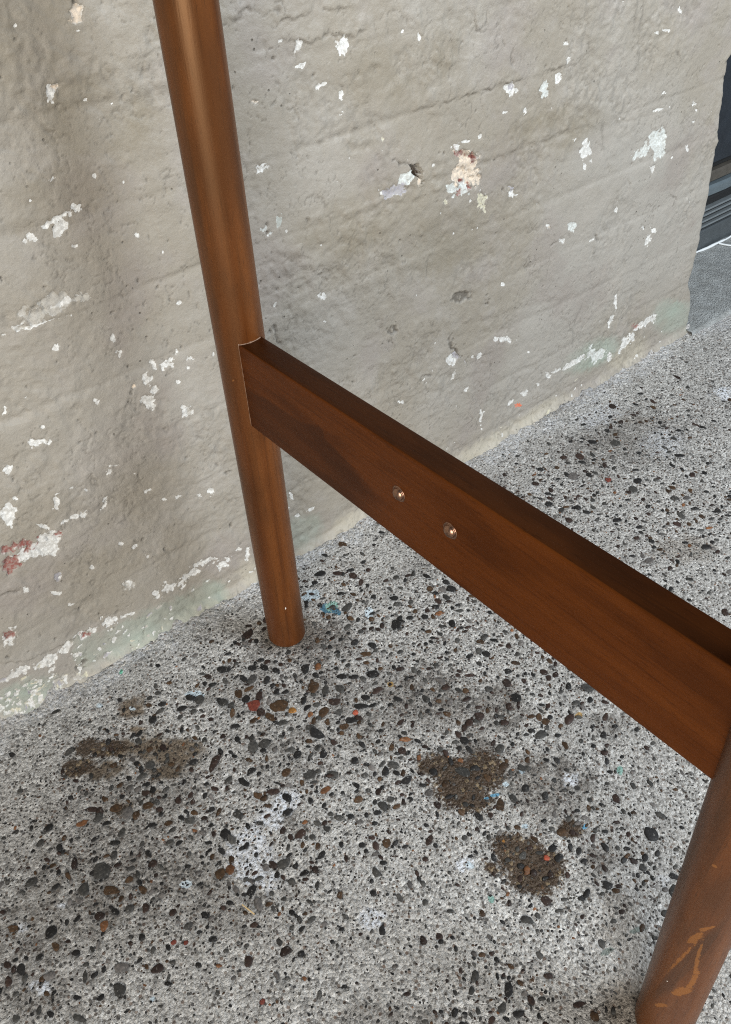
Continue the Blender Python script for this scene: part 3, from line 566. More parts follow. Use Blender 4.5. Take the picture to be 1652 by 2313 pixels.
PCOL = dict(K=(.015, .0145, .0145), D=(.032, .019, .015), B=(.060, .034, .017), R=(.150, .036, .024), r=(.34, .075, .04),
            O=(.32, .15, .035), o=(.17, .075, .032), G=(.050, .049, .046), g=(.125, .117, .112), L=(.38, .35, .30))
def scatter():
    """pebbles: x, y, half length, half width, angle, colour"""
    P = []; cell = {}; cs = 0.012
    def free(x, y, r, k):
        i, j = int(x / cs), int(y / cs)
        for a in range(i - 1, i + 2):
            for b in range(j - 1, j + 2):
                for q in cell.get((a, b), ()):
                    if (q[0] - x) ** 2 + (q[1] - y) ** 2 < (k * (r + q[2])) ** 2: return False
        return True
    def add(x, y, a, b, an, col):
        P.append((x, y, a, b, an, col)); cell.setdefault((int(x / cs), int(y / cs)), []).append((x, y, max(a, b)))
    for f in rows(PEBBLES):
        a = math.hypot(f[2], f[3]); b = math.hypot(f[4], f[5])
        if a >= b: add(f[0], f[1], a, b, math.atan2(f[3], f[2]), PCOL[f[6]])
        else: add(f[0], f[1], b, a, math.atan2(f[5], f[4]), PCOL[f[6]])
    r = np.random.default_rng(17)
    names = list('KKKKKKKKKKKKKKKKKDDDDDDDDDDDDBBBBBBBBGGGGGGGGGGggo')
    N = 110000
    xs = r.uniform(-.6, 1.38, N); ys = r.uniform(-.72, SLAB_Y - .004, N)
    dens = fbm(xs * 4.5, ys * 4.5, 321, 3)
    hot = np.zeros(N)
    for hx, hy, hr_ in [(-0.075, -0.068, 0.112), (0.032, -0.083, 0.114), (-0.009, -0.206, 0.101), (0.101, -0.218, 0.096), (-0.156, -0.19, 0.073), (-0.214, -0.083, 0.083), (0.442, -0.044, 0.115), (0.492, -0.182, 0.107), (0.149, -0.1, 0.095), (-0.282, -0.127, 0.063), (0.205, -0.216, 0.089), (0.039, -0.354, 0.067), (0.087, -0.41, 0.047), (0.085, 0.019, 0.09), (-0.092, -0.412, 0.043), (-0.373, -0.158, 0.046), (0.63, -0.008, 0.101)]:
        hot = np.maximum(hot, np.exp(-((xs - hx) ** 2 + (ys - hy) ** 2) / hr_ ** 2))
    hot = np.where((xs < -.42) | (ys < -.56), .6, hot)
    wallb = np.clip((SLAB_Y - ys) / 0.10, 0, 1)
    foot = np.hypot(xs + SPAN * 0, ys); foot2 = np.hypot(xs, ys + SPAN)
    big = r.random(N) < .16
    for i in np.argsort(~big, kind='stable'):
        if min(foot[i], foot2[i]) < 0.024: continue
        if xs[i] > .25 and big[i] and r.random() < .35: continue
        if r.random() > (0.15 + .85 * wallb[i]) * (1.05 + 2.0 * dens[i]) * (.48 + .75 * hot[i]): continue
        if big[i] and r.random() > .3 + .8 * hot[i]: continue
        s = min((.0017 + .0007 * hot[i]) * math.exp(r.normal(0, .40)) + .0005, .0066) if big[i] else r.uniform(.0006, .0017)
        if not free(xs[i], ys[i], s, .82): continue
        c = np.array(PCOL[names[r.integers(len(names))] if r.random() < .35 + .65 * hot[i] else 'GgGK'[r.integers(4)]]) * r.uniform(.6, 1.35)
        add(xs[i], ys[i], s * r.uniform(1, 1.35), s * r.uniform(.6, 1), r.uniform(0, 3.14), tuple(c))
    # crumbs fallen from the foot of the wall
    for i in range(1500):
        x = r.uniform(-.34, .88); y = WALL_Y - .006 - abs(r.normal(0, .007))
        s = r.uniform(.0004, .0014); v = r.uniform(.28, .62)
        P.append((x, y, s * 1.3, s, r.uniform(0, 3.14), (v, v * .97, v * .90)))
    return P
PEB = scatter()

def build_ground():
    xs = spaced(-0.44, 0.62, 0.0016, -3.0, 3.2)
    # keep the doorway side reasonably fine
    fine = np.arange(0.62, 1.32, 0.004); xs = np.unique(np.concatenate([xs[xs <= 0.62], fine, spaced(1.2, 1.32, .004, 1.19, 3.2)]))
    xs = xs[np.concatenate([[True], np.diff(xs) > 5e-4])]
    ys = spaced(-0.58, 0.115, 0.0016, -3.0, 0.5)
    X, Y = np.meshgrid(xs, ys, indexing='ij')
    Zf = gheight(X, Y)
    warp = (0.0075 * fbm(X * 85, Y * 85, 331, 4, .6), 0.0075 * fbm(X * 85, Y * 85, 341, 4, .6))
    near = WALL_Y - Y
    Zf += np.where(X < .93, 0.006 * np.exp(-np.clip(near, -.004, 1) / .007) * np.clip(.35 + 3.0 * fbm(X * 38, Y * 38, 381, 3), 0, 1.4), 0)
    Zf += np.where((near < .03) & (X < .93), .003 * fbm(X * 130, Y * 130, 383, 2), 0)
    # sockets round the larger stones
    nul = (0 * X, 0 * X)
    for (x, y, a, b, an, c) in PEB:
        if a < .0022: continue
        i0, i1 = np.searchsorted(xs, [x - 1.5 * a, x + 1.5 * a]); j0, j1 = np.searchsorted(ys, [y - 1.5 * a, y + 1.5 * a])
        if i1 <= i0 or j1 <= j0: continue
        w = (slice(i0, i1), slice(j0, j1)); ca, sa = math.cos(an), math.sin(an)
        dx = X[w] - x; dy = Y[w] - y
        rho = np.sqrt(((ca * dx + sa * dy) / a) ** 2 + ((-sa * dx + ca * dy) / b) ** 2)
        Zf[w] -= 0.0011 * sstep(1.35, 1.0, rho)
    wet = np.zeros(X.shape); vb = np.zeros(X.shape); pw = np.zeros(X.shape); dz = np.zeros(X.shape)
    cf = np.full(X.shape, -1.0); cc = np.zeros(X.shape + (3,))
    PC = dict(l=(.50, .60, .66), a=(.62, .72, .78), t=(.012, .12, .20), m=(.22, .42, .36), e=(.15, .55, .38), s=(.14, .40, .60), y=(.40, .24, .06), g=(.16, .19, .17))
    for f in rows(FLOOR_STAINS):
        ty = f[6]; tmp = np.full(X.shape, -1.0)
        if ty in 'wvpzdxq':
            soft = ty in 'vzdxq'
            k = 2.4 if soft else .8
            r_ = splat(tmp, xs, ys, X, Y, f, (k * warp[0], k * warp[1]), 1.5 if soft else 1.12)
            if not r_: continue
            w, g = r_
            n = fbm(X[w] * 120, Y[w] * 120, 351, 3, .6)
            if ty == 'w': wet[w] = np.maximum(wet[w], .5 + .5 * np.clip(g, -1, 1))
            elif ty == 'v': vb[w] = np.maximum(vb[w], sstep(.05, .6, g + .8 * n))
            elif ty == 'x': vb[w] = np.maximum(vb[w], .4 * sstep(.05, .6, g + .5 * n))
            elif ty == 'p': pw[w] = np.maximum(pw[w], sstep(-.1, .5, g + 1.0 * n))
            elif ty == 'q': pw[w] = np.maximum(pw[w], .45 * sstep(.1, .7, g + .8 * n))
            elif ty == 'd': dz[w] = np.maximum(dz[w], sstep(.0, .6, g + .5 * n))
            else: dz[w] = 1 - (1 - dz[w]) * (1 - .62 * sstep(.0, .8, g + .9 * n))
        else:
            r_ = splat(cf, xs, ys, X, Y, f, (.35 * warp[0], .35 * warp[1]), 1.1)
            if r_:
                w, g = r_; cc[w][g > -.25] = PC[ty]
                if ty == 'y' and f[2] > .008: cf[w] = np.where(cf[w] == g, -.22 + .16 * np.clip(g, -1, 1), cf[w])
    band = np.clip(1 - (WALL_Y - Y) / .045, 0, 1) * (Y < WALL_Y)
    pw = np.maximum(pw, .34 * sstep(.15, .7, band + 1.2 * fbm(X * 45, Y * 45, 361, 3)) * (band > 0))
    vb = np.maximum(vb, .35 * sstep(.55, 1.0, band + .6 * fbm(X * 30, Y * 30, 365, 3)) * (band > 0))
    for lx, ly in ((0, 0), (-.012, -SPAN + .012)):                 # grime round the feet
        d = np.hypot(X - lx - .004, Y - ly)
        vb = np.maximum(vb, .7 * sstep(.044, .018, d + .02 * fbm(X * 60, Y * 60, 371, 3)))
    me = mesh_np('ground', np.stack([X, Y, Zf], -1).reshape(-1, 3), grid_quads(len(xs), len(ys)))
    color_attr(me, 'chip', np.concatenate([cc, (.5 + .5 * cf)[..., None]], -1).reshape(-1, 4))
    color_attr(me, 'stain', np.stack([wet, vb, pw, dz], -1).reshape(-1, 4))
    return me

def concrete(name, stains=True, tint=(1, 1, 1), contrast=1.0, fine=1.0):
    t = NT(name); o = t.obj()
    big = t.noise(o, 4.5, 4, .6); mid = t.noise(o, 38, 4, .65)
    base = t.mix(t.ss(mid, .35, .68), (.35, .335, .31), (.56, .545, .515))
    base = t.mix(t.math('MULTIPLY', t.ss(big, .42, .66), .5), base, (.30, .29, .28))
    # sand and grit
    v1 = t.voro(o, 340 * fine); r1 = t.n('ShaderNodeSeparateColor'); t.link(v1.outputs['Color'], r1.inputs[0])
    g1 = t.ramp(r1.outputs[0], [(0, (.05, .048, .046)), (.13, (.17, .165, .16)), (.30, (.40, .39, .37)), (.72, (.58, .57, .545)), (1, (.96, .95, .92))])
    v2 = t.voro(o, 880 * fine); r2 = t.n('ShaderNodeSeparateColor'); t.link(v2.outputs['Color'], r2.inputs[0])
    g2 = t.ramp(r2.outputs[1], [(0, (.07, .065, .06)), (.25, (.26, .25, .235)), (.6, (.50, .48, .45)), (1, (.80, .79, .76))])
    pat = t.math('MULTIPLY', t.math('ADD', .50, t.math('MULTIPLY', t.ss(t.noise(o, 16, 3, .6), .38, .62), .50)), .86 * contrast)
    c = t.mix(pat, base, g1)
    c = t.mix(.36 * contrast, c, g2)
    # dark grit grains
    v3 = t.voro(o, 240 * fine); r3 = t.n('ShaderNodeSeparateColor'); t.link(v3.outputs['Color'], r3.inputs[0])
    grain = t.math('MULTIPLY', t.ss(v3.outputs['Distance'], .42, .30), t.math('LESS_THAN', r3.outputs[0], .36))
    gc = t.ramp(r3.outputs[1], [(0, (.03, .03, .032)), (.5, (.10, .085, .07)), (.8, (.16, .10, .07)), (1, (.30, .28, .25))])
    c = t.mix(t.math('MULTIPLY', grain, .85 * contrast), c, gc)
    if tint != (1, 1, 1): c = t.mix(1.0, c, tint, 'MULTIPLY')
    rough = .88
    h = t.math('ADD', t.math('MULTIPLY', v1.outputs['Distance'], -.9), t.math('ADD', t.math('MULTIPLY', t.noise(o, 900, 3, .6), .8), t.math('MULTIPLY', t.noise(o, 170, 4, .6), 1.4)))
    nb = t.bump(h, .0024, 1.0)
    if stains:
        _, wet, vb, pw, dz = t.attr('stain')
        gr = t.math('MULTIPLY', dz, t.math('ADD', .45, t.math('MULTIPLY', t.ss(t.noise(o, 75, 4, .7), .36, .62), .65)))
        gr = t.math('ADD', gr, t.math('MULTIPLY', t.ss(t.noise(o, 28, 5, .7), .52, .74), .40), clamp=True)
        c = t.mix(t.math('MULTIPLY', gr, .88), c, t.mix(1.0, c, (.36, .335, .315), 'MULTIPLY'))
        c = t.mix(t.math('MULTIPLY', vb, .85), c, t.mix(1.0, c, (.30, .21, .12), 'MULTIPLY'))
        c = t.mix(t.math('MULTIPLY', pw, t.ss(t.noise(o, 230, 3, .6), .36, .60)), c, (.74, .77, .82))
        wf = t.math('ADD', wet, t.math('MULTIPLY', t.math('SUBTRACT', t.noise(o, 260, 4, .75), .5), .95))
        wm = t.ss(wf, .42, .60)
        keep = t.math('MULTIPLY', t.math('GREATER_THAN', r1.outputs[2], .93), .5)
        wc = t.mix(keep, t.mix(1.0, t.mix(.62, c, (.36, .34, .31)), (.125, .066, .022), 'MULTIPLY'), (.34, .25, .14))
        c = t.mix(t.math('MULTIPLY', wm, .94), c, wc)
        col, _, _, _, a = t.attr('chip')
        pf = t.math('ADD', a, t.math('MULTIPLY', t.math('SUBTRACT', t.noise(o, 380, 3, .65), .5), .55))
        c = t.mix(t.math('MULTIPLY', t.ss(pf, .48, .58), .85), c, col)
        rr = t.n('ShaderNodeMix', data_type='FLOAT'); t.link(wm, rr.inputs[0]); rr.inputs[2].default_value = .88; rr.inputs[3].default_value = .34
        rough = rr.outputs[0]
    return t.fin(c, rough, .4, nb)

ground = obj('ground', build_ground(), concrete('exposed_aggregate_concrete'))
tag(ground, kind='structure')

# doorway slab beyond the wall corner
def build_slab():
    xs = np.concatenate([np.arange(0.885, 1.5, 0.004), np.linspace(1.52, 3.2, 12)]); ys = np.concatenate([np.arange(0.0, 0.24, 0.004), [.3, .45, .5]])
    X, Yr = np.meshgrid(xs, ys, indexing='ij')
    Y = SLAB_Y + Yr + np.where(Yr < .001, 0.004 * fbm(X * 40, 0 * X, 401, 3), 0)
    Zs = 0.006 + 0.0014 * fbm(X * 12, Y * 12, 403, 4) + 0.0007 * fbm(X * 90, Y * 90, 405, 3)
    Zs = np.where(Yr < .001, -0.004, Zs)
    return mesh_np('doorway_slab', np.stack([X, Y, Zs], -1).reshape(-1, 3), grid_quads(len(xs), len(ys)))
slab = obj('doorway_slab', build_slab(), concrete('smooth_slab_concrete', False, (.80, .86, .90), .30, 1.2))
tag(slab, kind='structure')

# pebbles -----------------------------------------------------------
def pebble_material():
    t = NT('river_pebble'); o = t.obj()
    _, _, _, _, isobj = t.attr('pcol')
    col = t.attr('pcol')[0]
    oi = t.n('ShaderNodeObjectInfo')
    base = t.mix(isobj, oi.outputs['Color'], col)
    geo = t.n('ShaderNodeNewGeometry').outputs['Position']
    nz = t.noise(geo, 330, 4, .65)
    c = t.mix(t.ss(nz, .3, .75), t.mix(1.0, base, (.55, .55, .55), 'MULTIPLY'), t.mix(1.0, base, (1.35, 1.3, 1.25), 'MULTIPLY'))
    dust = t.math('MULTIPLY', t.ss(t.noise(geo, 420, 3, .65), .60, .72), .45)
    c = t.mix(dust, c, (.34, .33, .31))
    return t.fin(c, .58, .28, t.bump(nz, .0006, .6))
PEBMAT = pebble_material()

def pebble_shape(seed, n, rings):
    """unit stone: outline radius 1, top at z=1 (scaled later), low rim below"""
    r = np.random.default_rng(seed)
    th = np.arange(n) * 2 * math.pi / n + r.normal(0, .10, n)
    k = r.integers(2, 4)
    out = 1 + .10 * np.cos(k * th + r.uniform(0, 6)) + r.normal(0, .11, n)
    V = []
    for rad, z in rings:
        V.append(np.stack([np.cos(th) * out * rad, np.sin(th) * out * rad, np.full(n, z) + r.normal(0, .05, n) * (rad < .95)], -1))
    V = np.concatenate(V + [np.array([[0, 0, 1.0]])])
    T = []
    for q in range(len(rings) - 1):
        for i in range(n):
            a, b = q * n + i, q * n + (i + 1) % n
            T += [(a, b, b + n), (a, b + n, a + n)]
    top = len(V) - 1; q = (len(rings) - 1) * n
    for i in range(n): T.append((q + i, q + (i + 1) % n, top))
    return V, np.array(T)
BIGS = [pebble_shape(500 + i, 10, [(1.0, -1.6), (.94, .25), (.62, .85)]) for i in range(14)]
SMALLS = [pebble_shape(600 + i, 6, [(1.0, -1.2), (.80, .5)]) for i in range(8)]

def in_frame(x, y):
    d = Vector((x, y, 0)) - Vector(CAM_POS)
    a = [d.dot(Vector(v)) for v in CAM_R]
    z = -a[2]
    if z <= 0: return 0
    u, v = a[0] / z * 1894.4, a[1] / z * 1894.4
    return z if abs(u) < 830 and abs(v) < 1160 else 0
gz = gheight(np.array([p[0] for p in PEB]), np.array([p[1] for p in PEB]))
score = []
for i, p in enumerate(PEB):
    z = in_frame(p[0], p[1])
    score.append((p[2] / z if z else 0, i))
order = sorted(score, reverse=True)
single = {i for s, i in order[:300] if s > 0}
shape_me = []
for V, T in BIGS:
    me = mesh_np('pebble', V, T); me.materials.append(PEBMAT)
    color_attr(me, 'pcol', np.zeros((len(V), 4)))
    shape_me.append(me)
hr = np.random.default_rng(23)
vv, tt, cc_, base_i = [], [], [], 0
for i, (x, y, a, b, an, col) in enumerate(PEB):
    hgt = hr.uniform(.00025, .0008) * (1 if a > .002 else .6)
    z0 = gz[i] - (.0006 if a >= .0022 else 0.0001)
    if i in single:
        o = bpy.data.objects.new('pebble', shape_me[i % len(shape_me)]); COL.objects.link(o)
        o.parent = ground; o.location = (x, y, z0); o.rotation_euler = (hr.normal(0, .07), hr.normal(0, .07), an); o.scale = (a, b, hgt * 1.6)
        o.color = (*col, 1)
    else:
        V, T = (BIGS[i % len(BIGS)] if a > .0018 else SMALLS[i % len(SMALLS)])
        ca, sa = math.cos(an), math.sin(an)
        px, py = V[:, 0] * a, V[:, 1] * b
        vv.append(np.stack([x + ca * px - sa * py, y + sa * px + ca * py, z0 + V[:, 2] * hgt + px * hr.normal(0, .10) + py * hr.normal(0, .10)], -1))
        tt.append(T + base_i); base_i += len(V)
        cc_.append(np.tile([*col, 1.0], (len(V), 1)))
pm = mesh_np('pebble_aggregate', np.concatenate(vv), np.concatenate(tt))
color_attr(pm, 'pcol', np.concatenate(cc_))
tag(obj('pebble_aggregate', pm, PEBMAT, ground), kind='stuff')

# ================================================================== WOODEN FRAME
def wood(name, along, dmix=.50, spec=.95, light=(.114, .034, .0064), mid=(.080, .0215, .0042), dark=(.036, .0100, .0022)):
    t = NT(name); o = t.obj()
    sc = {'z': (1, 1, .045), 'y': (1, .045, 1)}[along]
    v = t.mapping(o, sc); vf = t.mapping(o, {'z': (1, 1, .02), 'y': (1, .02, 1)}[along])
    g1 = t.noise(v, 55, 5, .6, .6); g2 = t.noise(vf, 420, 3, .6); blot = t.noise(t.mapping(o, {'z': (1, 1, .3), 'y': (1, .3, 1)}[along]), 30, 3, .55)
    c = t.mix(t.ss(g1, .30, .70), mid, light)
    c = t.mix(t.math('MULTIPLY', t.ss(blot, .42, .66), .60), c, dark)
    c = t.mix(t.math('MULTIPLY', t.ss(g2, .52, .68), .40), c, dark)
    # short pores
    vp = t.mapping(o, {'z': (1, 1, .12), 'y': (1, .12, 1)}[along]); po = t.noise(vp, 900, 2, .5)
    c = t.mix(t.math('MULTIPLY', t.ss(po, .60, .70), .45), c, dark)
    _, darkm, pale, scr, top = t.attr('wear')
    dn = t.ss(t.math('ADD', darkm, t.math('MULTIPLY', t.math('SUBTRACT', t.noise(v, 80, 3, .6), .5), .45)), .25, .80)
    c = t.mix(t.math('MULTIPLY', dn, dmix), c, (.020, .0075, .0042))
    c = t.mix(top, c, t.mix(1.0, c, (.40, .39, .38), 'MULTIPLY'))  # shade of the rail's top put into the wood colour
    pn = t.ss(t.math('ADD', pale, t.math('MULTIPLY', t.math('SUBTRACT', t.noise(o, 210, 4, .7), .5), .75)), .50, .64)
    c = t.mix(t.math('MULTIPLY', pn, .45), c, (.30, .120, .032))
    sn = t.ss(scr, .5, .7)
    c = t.mix(sn, c, (.75, .70, .64))
    rg = t.math('ADD', .31, t.math('MULTIPLY', t.noise(v, 40, 3, .6), .16))
    rg = t.math('ADD', rg, t.math('MULTIPLY', pn, .2))
    h = t.math('ADD', t.math('MULTIPLY', g2, .7), t.math('MULTIPLY', po, -.4))
    t.b.inputs['Specular Tint'].default_value = (1.0, .62, .34, 1)
    return t.fin(c, rg, spec, t.bump(h, .00035, .35))
WOOD_LEG = wood('stained_beech_leg', 'z')
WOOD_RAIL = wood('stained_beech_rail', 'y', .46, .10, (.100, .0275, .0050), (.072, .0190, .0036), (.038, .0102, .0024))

frame = empty('table_end_frame', (0, 0, 0))
tag(frame, 'brown stained wooden table end frame of two round legs and a flat rail', 'table frame')

def build_leg(lean, wear=()):
    n = 72; prof = [(0.0, 0.0012)]
    for k in range(7):                              # eased foot
        a = math.pi / 2 * k / 6; prof.append((LEG_R - .0028 + .0028 * math.sin(a), .0012 + .0028 - .0028 * math.cos(a)))
    for z in np.arange(.006, .742, .003): prof.append((LEG_R, z))
    for k in range(5):
        a = math.pi / 2 * k / 4; prof.append((LEG_R - .002 + .002 * math.cos(a), .744 + .002 * math.sin(a)))
    prof.append((0.0, .746))
    prof = np.array(prof); th = np.arange(n) * 2 * math.pi / n
    TH, Rr = np.meshgrid(th, prof[:, 0], indexing='ij'); _, Zz = np.meshgrid(th, prof[:, 1], indexing='ij')
    wob = 1 + .004 * fbm(np.cos(TH) * 1.5 + Zz * 5, np.sin(TH) * 1.5, 701, 2)
    V = np.stack([Rr * wob * np.cos(TH) + lean[0] * Zz, Rr * wob * np.sin(TH) + lean[1] * Zz, Zz], -1).reshape(-1, 3)
    me = mesh_np('leg', V, grid_quads(n, len(prof), True)[:, ::1])
    A = np.zeros(TH.shape + (4,))
    deg = np.degrees(TH)
    for (d0, z0, ad, az, rot, ch, val) in wear:     # degrees, metres
        dd = (deg - d0 + 180) % 360 - 180
        x = np.radians(dd) * LEG_R; y = Zz - z0
        ca, sa = math.cos(rot), math.sin(rot)
        u = (ca * x + sa * y) / ad; v = (-sa * x + ca * y) / az
        A[..., ch] = np.maximum(A[..., ch], np.clip(.5 + .5 * (1 - np.sqrt(u * u + v * v)), 0, 1) * val)
    color_attr(me, 'wear', A.reshape(-1, 4))
    return me
R_ = math.radians
front_wear = [(-164, .183, .0022, .013, R_(-14), 1, 1), (-154, .199, .0016, .007, R_(-32), 1, 1), (-146, .204, .001, .004, R_(-40), 1, 1),
              (-150, .108, .0046, .011, R_(-24), 1, 1), (-141, .125, .0022, .022, R_(-4), 1, .96), (-160, .100, .003, .004, R_(-50), 1, 1),
              (-148, .160, .0014, .034, R_(3), 1, .95), (-161, .145, .0030, .055, R_(-9), 0, 1.6), (-172, .150, .0012, .050, R_(-9), 1, .93), (-170, .108, .0024, .022, R_(-6), 0, .9),
              (176, .263, .0030, .0008, R_(-20), 1, 1), (-177, .259, .0030, .0008, R_(-20), 1, 1), (-175, .267, .0026, .0007, R_(-20), 1, 1),
              (-176, .07, .002, .010, R_(-25), 1, 1), (177, .122, .0006, .0009, 0, 2, 1.2), (179, .108, .0006, .0009, 0, 2, 1.1), (172, .30, .006, .05, 0, 0, .8)]
back_wear = [(-111, .0668, .0008, .0020, 0, 2, 1.3), (-147, .044, .0016, .0010, R_(-40), 1, 1.1), (-149, .354, .0012, .0006, R_(10), 1, 1.1), (-146, .328, .0012, .0006, 0, 1, 1.0),
             (-95, .575, .0020, .0006, R_(15), 1, 1.0), (-60, .50, .006, .08, 0, 0, .75), (-165, .5, .005, .25, 0, 0, .72)]
back_leg = obj('leg', build_leg((0, 0), back_wear), WOOD_LEG, frame)
front_leg = obj('leg', build_leg(FRONT_LEAN, front_wear), WOOD_LEG, frame)
front_leg.location = (0, -SPAN, 0)
front_leg['label'] = 'round leg nearest the camera with scuffed and scratched finish'

def rail_top(y): return .38767 + .01976 * (-y / SPAN)
def rail_bot(y): return .30648 + .01432 * (-y / SPAN)
def build_rail():
    ys = np.linspace(-.012, -SPAN + .030, 240)
    b = .0013
    # cross section, starting low on the front (camera-side) face
    sec = [('f', t) for t in np.linspace(0, 1, 44)]
    V = []; A = []
    streak = np.array([(-10, 351), (-34, 351), (-52, 355), (-71, 356.8), (-98.6, 357.7), (-112.4, 362.7), (-123.9, 369), (-130, 367), (-131, 360), (-144, 357), (-168, 352), (-230, 340), (-300, 335), (-480, 330)]) / 1000
    streak = streak[::-1]
    for y in ys:
        zt, zb = rail_top(y), rail_bot(y); zb -= 0; ring = []
        for _, t in sec: ring.append((RAIL_F, zb + b + (zt - zb - 2 * b) * t))
        for k in range(1, 5):
            a = math.pi / 2 * k / 4; ring.append((RAIL_F + b - b * math.cos(a), zt - b + b * math.sin(a)))
        for k in range(1, 6): ring.append((RAIL_F + b + (RAIL_B - RAIL_F - 2 * b) * k / 5, zt))
        for k in range(1, 5):
            a = math.pi / 2 * k / 4; ring.append((RAIL_B - b + b * math.sin(a), zt - b + b * math.cos(a)))
        for k in range(1, 5): ring.append((RAIL_B, zt - b + (zb - zt + 2 * b) * k / 4))
        for k in range(1, 5):
            a = math.pi / 2 * k / 4; ring.append((RAIL_B - b + b * math.cos(a), zb + b - b * math.sin(a)))
        for k in range(1, 4): ring.append((RAIL_B - b - (RAIL_B - RAIL_F - 2 * b) * k / 3, zb))
        for k in range(1, 4):
            a = math.pi / 2 * k / 4; ring.append((RAIL_F + b - b * math.sin(a), zb + b - b * math.cos(a)))
        V.append([(x, y, z) for x, z in ring])
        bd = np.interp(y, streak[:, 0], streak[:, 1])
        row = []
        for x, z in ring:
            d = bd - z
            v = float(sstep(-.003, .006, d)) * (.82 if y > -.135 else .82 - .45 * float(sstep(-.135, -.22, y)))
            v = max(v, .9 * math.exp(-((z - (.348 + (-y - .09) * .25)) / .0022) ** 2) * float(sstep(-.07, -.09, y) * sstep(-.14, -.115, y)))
            edge = math.exp(-((z - zt + .001) / .0016) ** 2) * (x < RAIL_F + .002)
            row.append((v if x < RAIL_F + .0012 else .3, .30 * edge * float(sstep(-.14, -.2, y)), 0, float(sstep(RAIL_F + .0005, RAIL_F + .0013, x))))  # last channel: painted shade, on every face but the front
        A.append(row)
    V = np.array(V); A = np.array(A); k = V.shape[1]
    q = grid_quads(len(ys), k)
    i = np.arange(len(ys) - 1)
    close = np.stack([i * k + k - 1, (i + 1) * k + k - 1, (i + 1) * k, i * k], -1)
    me = mesh_np('rail', V.reshape(-1, 3), np.concatenate([q, close])[:, ::-1])
    color_attr(me, 'wear', A.reshape(-1, 4))
    return me
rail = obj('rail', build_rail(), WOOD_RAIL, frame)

def lathe_x(name, prof, n=28):
    """revolve (radius, height) about -X"""
    prof = np.array(prof); th = np.arange(n) * 2 * math.pi / n
    TH, Rr = np.meshgrid(th, prof[:, 0], indexing='ij'); _, Hh = np.meshgrid(th, prof[:, 1], indexing='ij')
    return mesh_np(name, np.stack([-Hh, Rr * np.cos(TH), Rr * np.sin(TH)], -1).reshape(-1, 3), grid_quads(n, len(prof), True)[:, ::-1])
def brass():
    t = NT('copper_toned_metal'); o = t.obj(); n = t.noise(o, 500, 3, .6)
    return t.fin(t.mix(n, (.26, .145, .095), (.40, .24, .165)), t.math('ADD', .20, t.math('MULTIPLY', n, .2)), .5, None, 1.0)
METAL = brass()
dome = [(0.0064, -.0004), (.0064, .0002), (.0060, .0005), (.0054, .0005), (.0051, .0002)]
dome += [(.0050 * math.cos(a), .0004 + .0034 * math.sin(a)) for a in np.linspace(0.12, math.pi / 2, 9)]
bolt_me = lathe_x('bolt_head', dome); bolt_me.materials.append(METAL)
for y, z in ((-.2176, .3576), (-.2696, .3589)):
    o = obj('bolt_head', bolt_me, None, rail); o.location = (RAIL_F, y, z)

def tube(name, pts, rad, n=8, jitter=0.0, seed=1):
    pts = [Vector(p) for p in pts]; V = []; r = np.random.default_rng(seed)
    for i, p in enumerate(pts):
        d = (pts[min(i + 1, len(pts) - 1)] - pts[max(i - 1, 0)]).normalized()
        u = d.orthogonal().normalized(); w = d.cross(u)
        rr = rad * (1 + jitter * r.normal()) if not callable(rad) else rad(i / (len(pts) - 1))
        for k in range(n):
            a = 2 * math.pi * k / n; V.append(p + rr * (math.cos(a) * u + math.sin(a) * w))
    V = np.array([tuple(v) for v in V]); q = grid_quads(len(pts), n)
    i = np.arange(len(pts) - 1); close = np.stack([i * n + n - 1, (i + 1) * n + n - 1, (i + 1) * n, i * n], -1)
    return mesh_np(name, V, np.concatenate([q, close]))
def plain(name, col, rough, spec=.4, metal=0.0, var=.25, scale=300):
    t = NT(name); o = t.obj(); n = t.noise(o, scale, 4, .6)
    c = t.mix(n, tuple(v * (1 - var) for v in col), tuple(min(1, v * (1 + var)) for v in col))
    return t.fin(c, rough, spec, t.bump(n, .0006, .3), metal)
GLUE = plain('dried_glue', (.21, .13, .085), .5)
a0 = math.asin(RAIL_F / LEG_R); a1 = math.asin(RAIL_B / LEG_R)
pts = [(1.012 * LEG_R * math.sin(a), -1.012 * LEG_R * math.cos(a), rail_top(-.018) + .0002) for a in np.linspace(a0, a1 - .12, 20)]
obj('glue_bead', tube('glue_bead', pts, .0006, 6, .3, 3), GLUE, rail)
yj = -math.sqrt(LEG_R ** 2 - RAIL_F ** 2)
pts = [(RAIL_F - .0002, yj - .0002, z) for z in np.linspace(rail_bot(yj) + .001, rail_top(yj), 24)]
obj('glue_bead', tube('glue_bead', pts, .00032, 6, .3, 4), plain('glue_line', (.20, .11, .065), .5), rail)

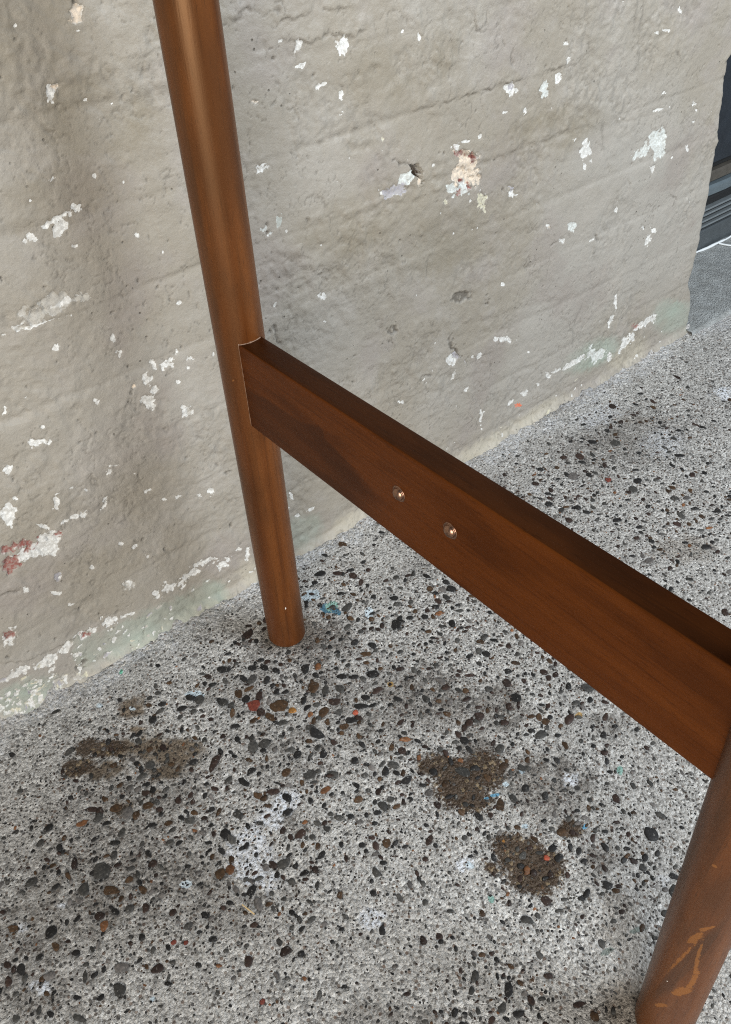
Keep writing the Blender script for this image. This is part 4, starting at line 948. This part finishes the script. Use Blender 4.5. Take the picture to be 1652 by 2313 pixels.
# ================================================================== DOOR BEYOND THE CORNER
DY = 0.262
door = empty('door', (1.6, DY, 0))
tag(door, 'dark panel with ribbed metal strips at its foot beyond the wall corner', 'door')
def box(name, x0, x1, y0, y1, z0, z1, mat, parent, bev=.0015, seed=0, wob=0.0):
    """bar along x with bevelled long edges"""
    b = min(bev, (y1 - y0) * .4, (z1 - z0) * .4)
    sec = [(y0 + b, z0), (y1 - b, z0), (y1, z0 + b), (y1, z1 - b), (y1 - b, z1), (y0 + b, z1), (y0, z1 - b), (y0, z0 + b)]
    xs = np.linspace(x0, x1, 60); r = np.random.default_rng(seed)
    V = []
    for x in xs:
        w = wob * float(fbm(np.array(x * 30.), np.array(seed * 3.1), 801, 3))
        for y, z in sec: V.append((x, y + w, z + w))
    n = 8; q = grid_quads(len(xs), n); i = np.arange(len(xs) - 1)
    close = np.stack([i * n + n - 1, (i + 1) * n + n - 1, (i + 1) * n, i * n], -1)
    me = mesh_np(name, np.array(V), np.concatenate([q, close]), False)
    o = obj(name, me, mat, None); o.parent = parent; o.matrix_parent_inverse = Matrix.Translation(-parent.location)
    return o
STEEL = plain('dull_grey_metal', (.10, .115, .125), .42, .5, .4, .3, 90)
PALE = plain('worn_bright_rib', (.24, .27, .285), .45, .5, .5, .3, 200)
BLACK = plain('black_rubber_and_gap_shade', (.012, .013, .014), .6)
NAVY = plain('blue_black_paint', (.016, .021, .028), .55, .4, 0, .5, 60)
TAUPE = plain('dirty_brown_metal', (.075, .068, .058), .5, .4, 0, .5, 70)
X0, X1 = .90, 2.4
box('kick_plate', X0, X1, DY, DY + .03, 0.0, .046, STEEL, door, .002)
for k, z in enumerate((.050, .061, .073, .083)):
    box('groove_strip', X0, X1, DY + .006, DY + .03, z - .005, z, BLACK, door, .0008)
    box('rib', X0, X1, DY + .001, DY + .03, z + .0005, z + .0045, PALE, door, .0012, k)
box('rubber_seal', X0, X1, DY + .008, DY + .05, .089, .106, BLACK, door, .003)
box('drip_rail', X0, X1, DY + .004, DY + .05, .108, .129, plain('metal_painted_reflection', (.16, .20, .225), .35, .5, .4, .35, 40), door, .004, 9, .004)  # pale blue-grey reflection put into the bar's own colour
box('lower_rail', X0, X1, DY + .012, DY + .05, .131, .152, TAUPE, door, .003)
box('shadow_gap', X0, X1, DY + .022, DY + .05, .154, .162, BLACK, door, .001)  # solid black bar, colour stands in for the shade of a gap
box('door_panel', X0, X1, DY + .014, DY + .05, .164, 1.9, NAVY, door, .004)
WHITE = plain('white_sealant', (.72, .76, .78), .6)
cb = tube('sealant_bead', [(x, DY - .006 + .002 * math.sin(x * 40), .008 + .0008 * math.sin(x * 90)) for x in np.linspace(.95, 2.2, 90)], .0021, 7, .22, 6)
o = obj('sealant_bead', cb, WHITE, None); o.parent = door; o.matrix_parent_inverse = Matrix.Translation(-door.location)
cb = tube('sealant_bead', [(1.205, .252, .008), (1.212, .236, .0075), (1.222, .222, .007)], .0024, 7, .2, 8)
o = obj('sealant_bead', cb, WHITE, None); o.parent = door; o.matrix_parent_inverse = Matrix.Translation(-door.location)

# ================================================================== SMALL LITTER
straw = obj('straw', tube('straw', [(-.2043, -.2257, .0018), (-.2026, -.2325, .0026), (-.2006, -.2395, .0018)], .0006, 6, .1, 12), plain('dry_straw', (.55, .40, .20), .6))
tag(straw, 'short pale dry straw lying on the concrete below the powdery white patch', 'straw')
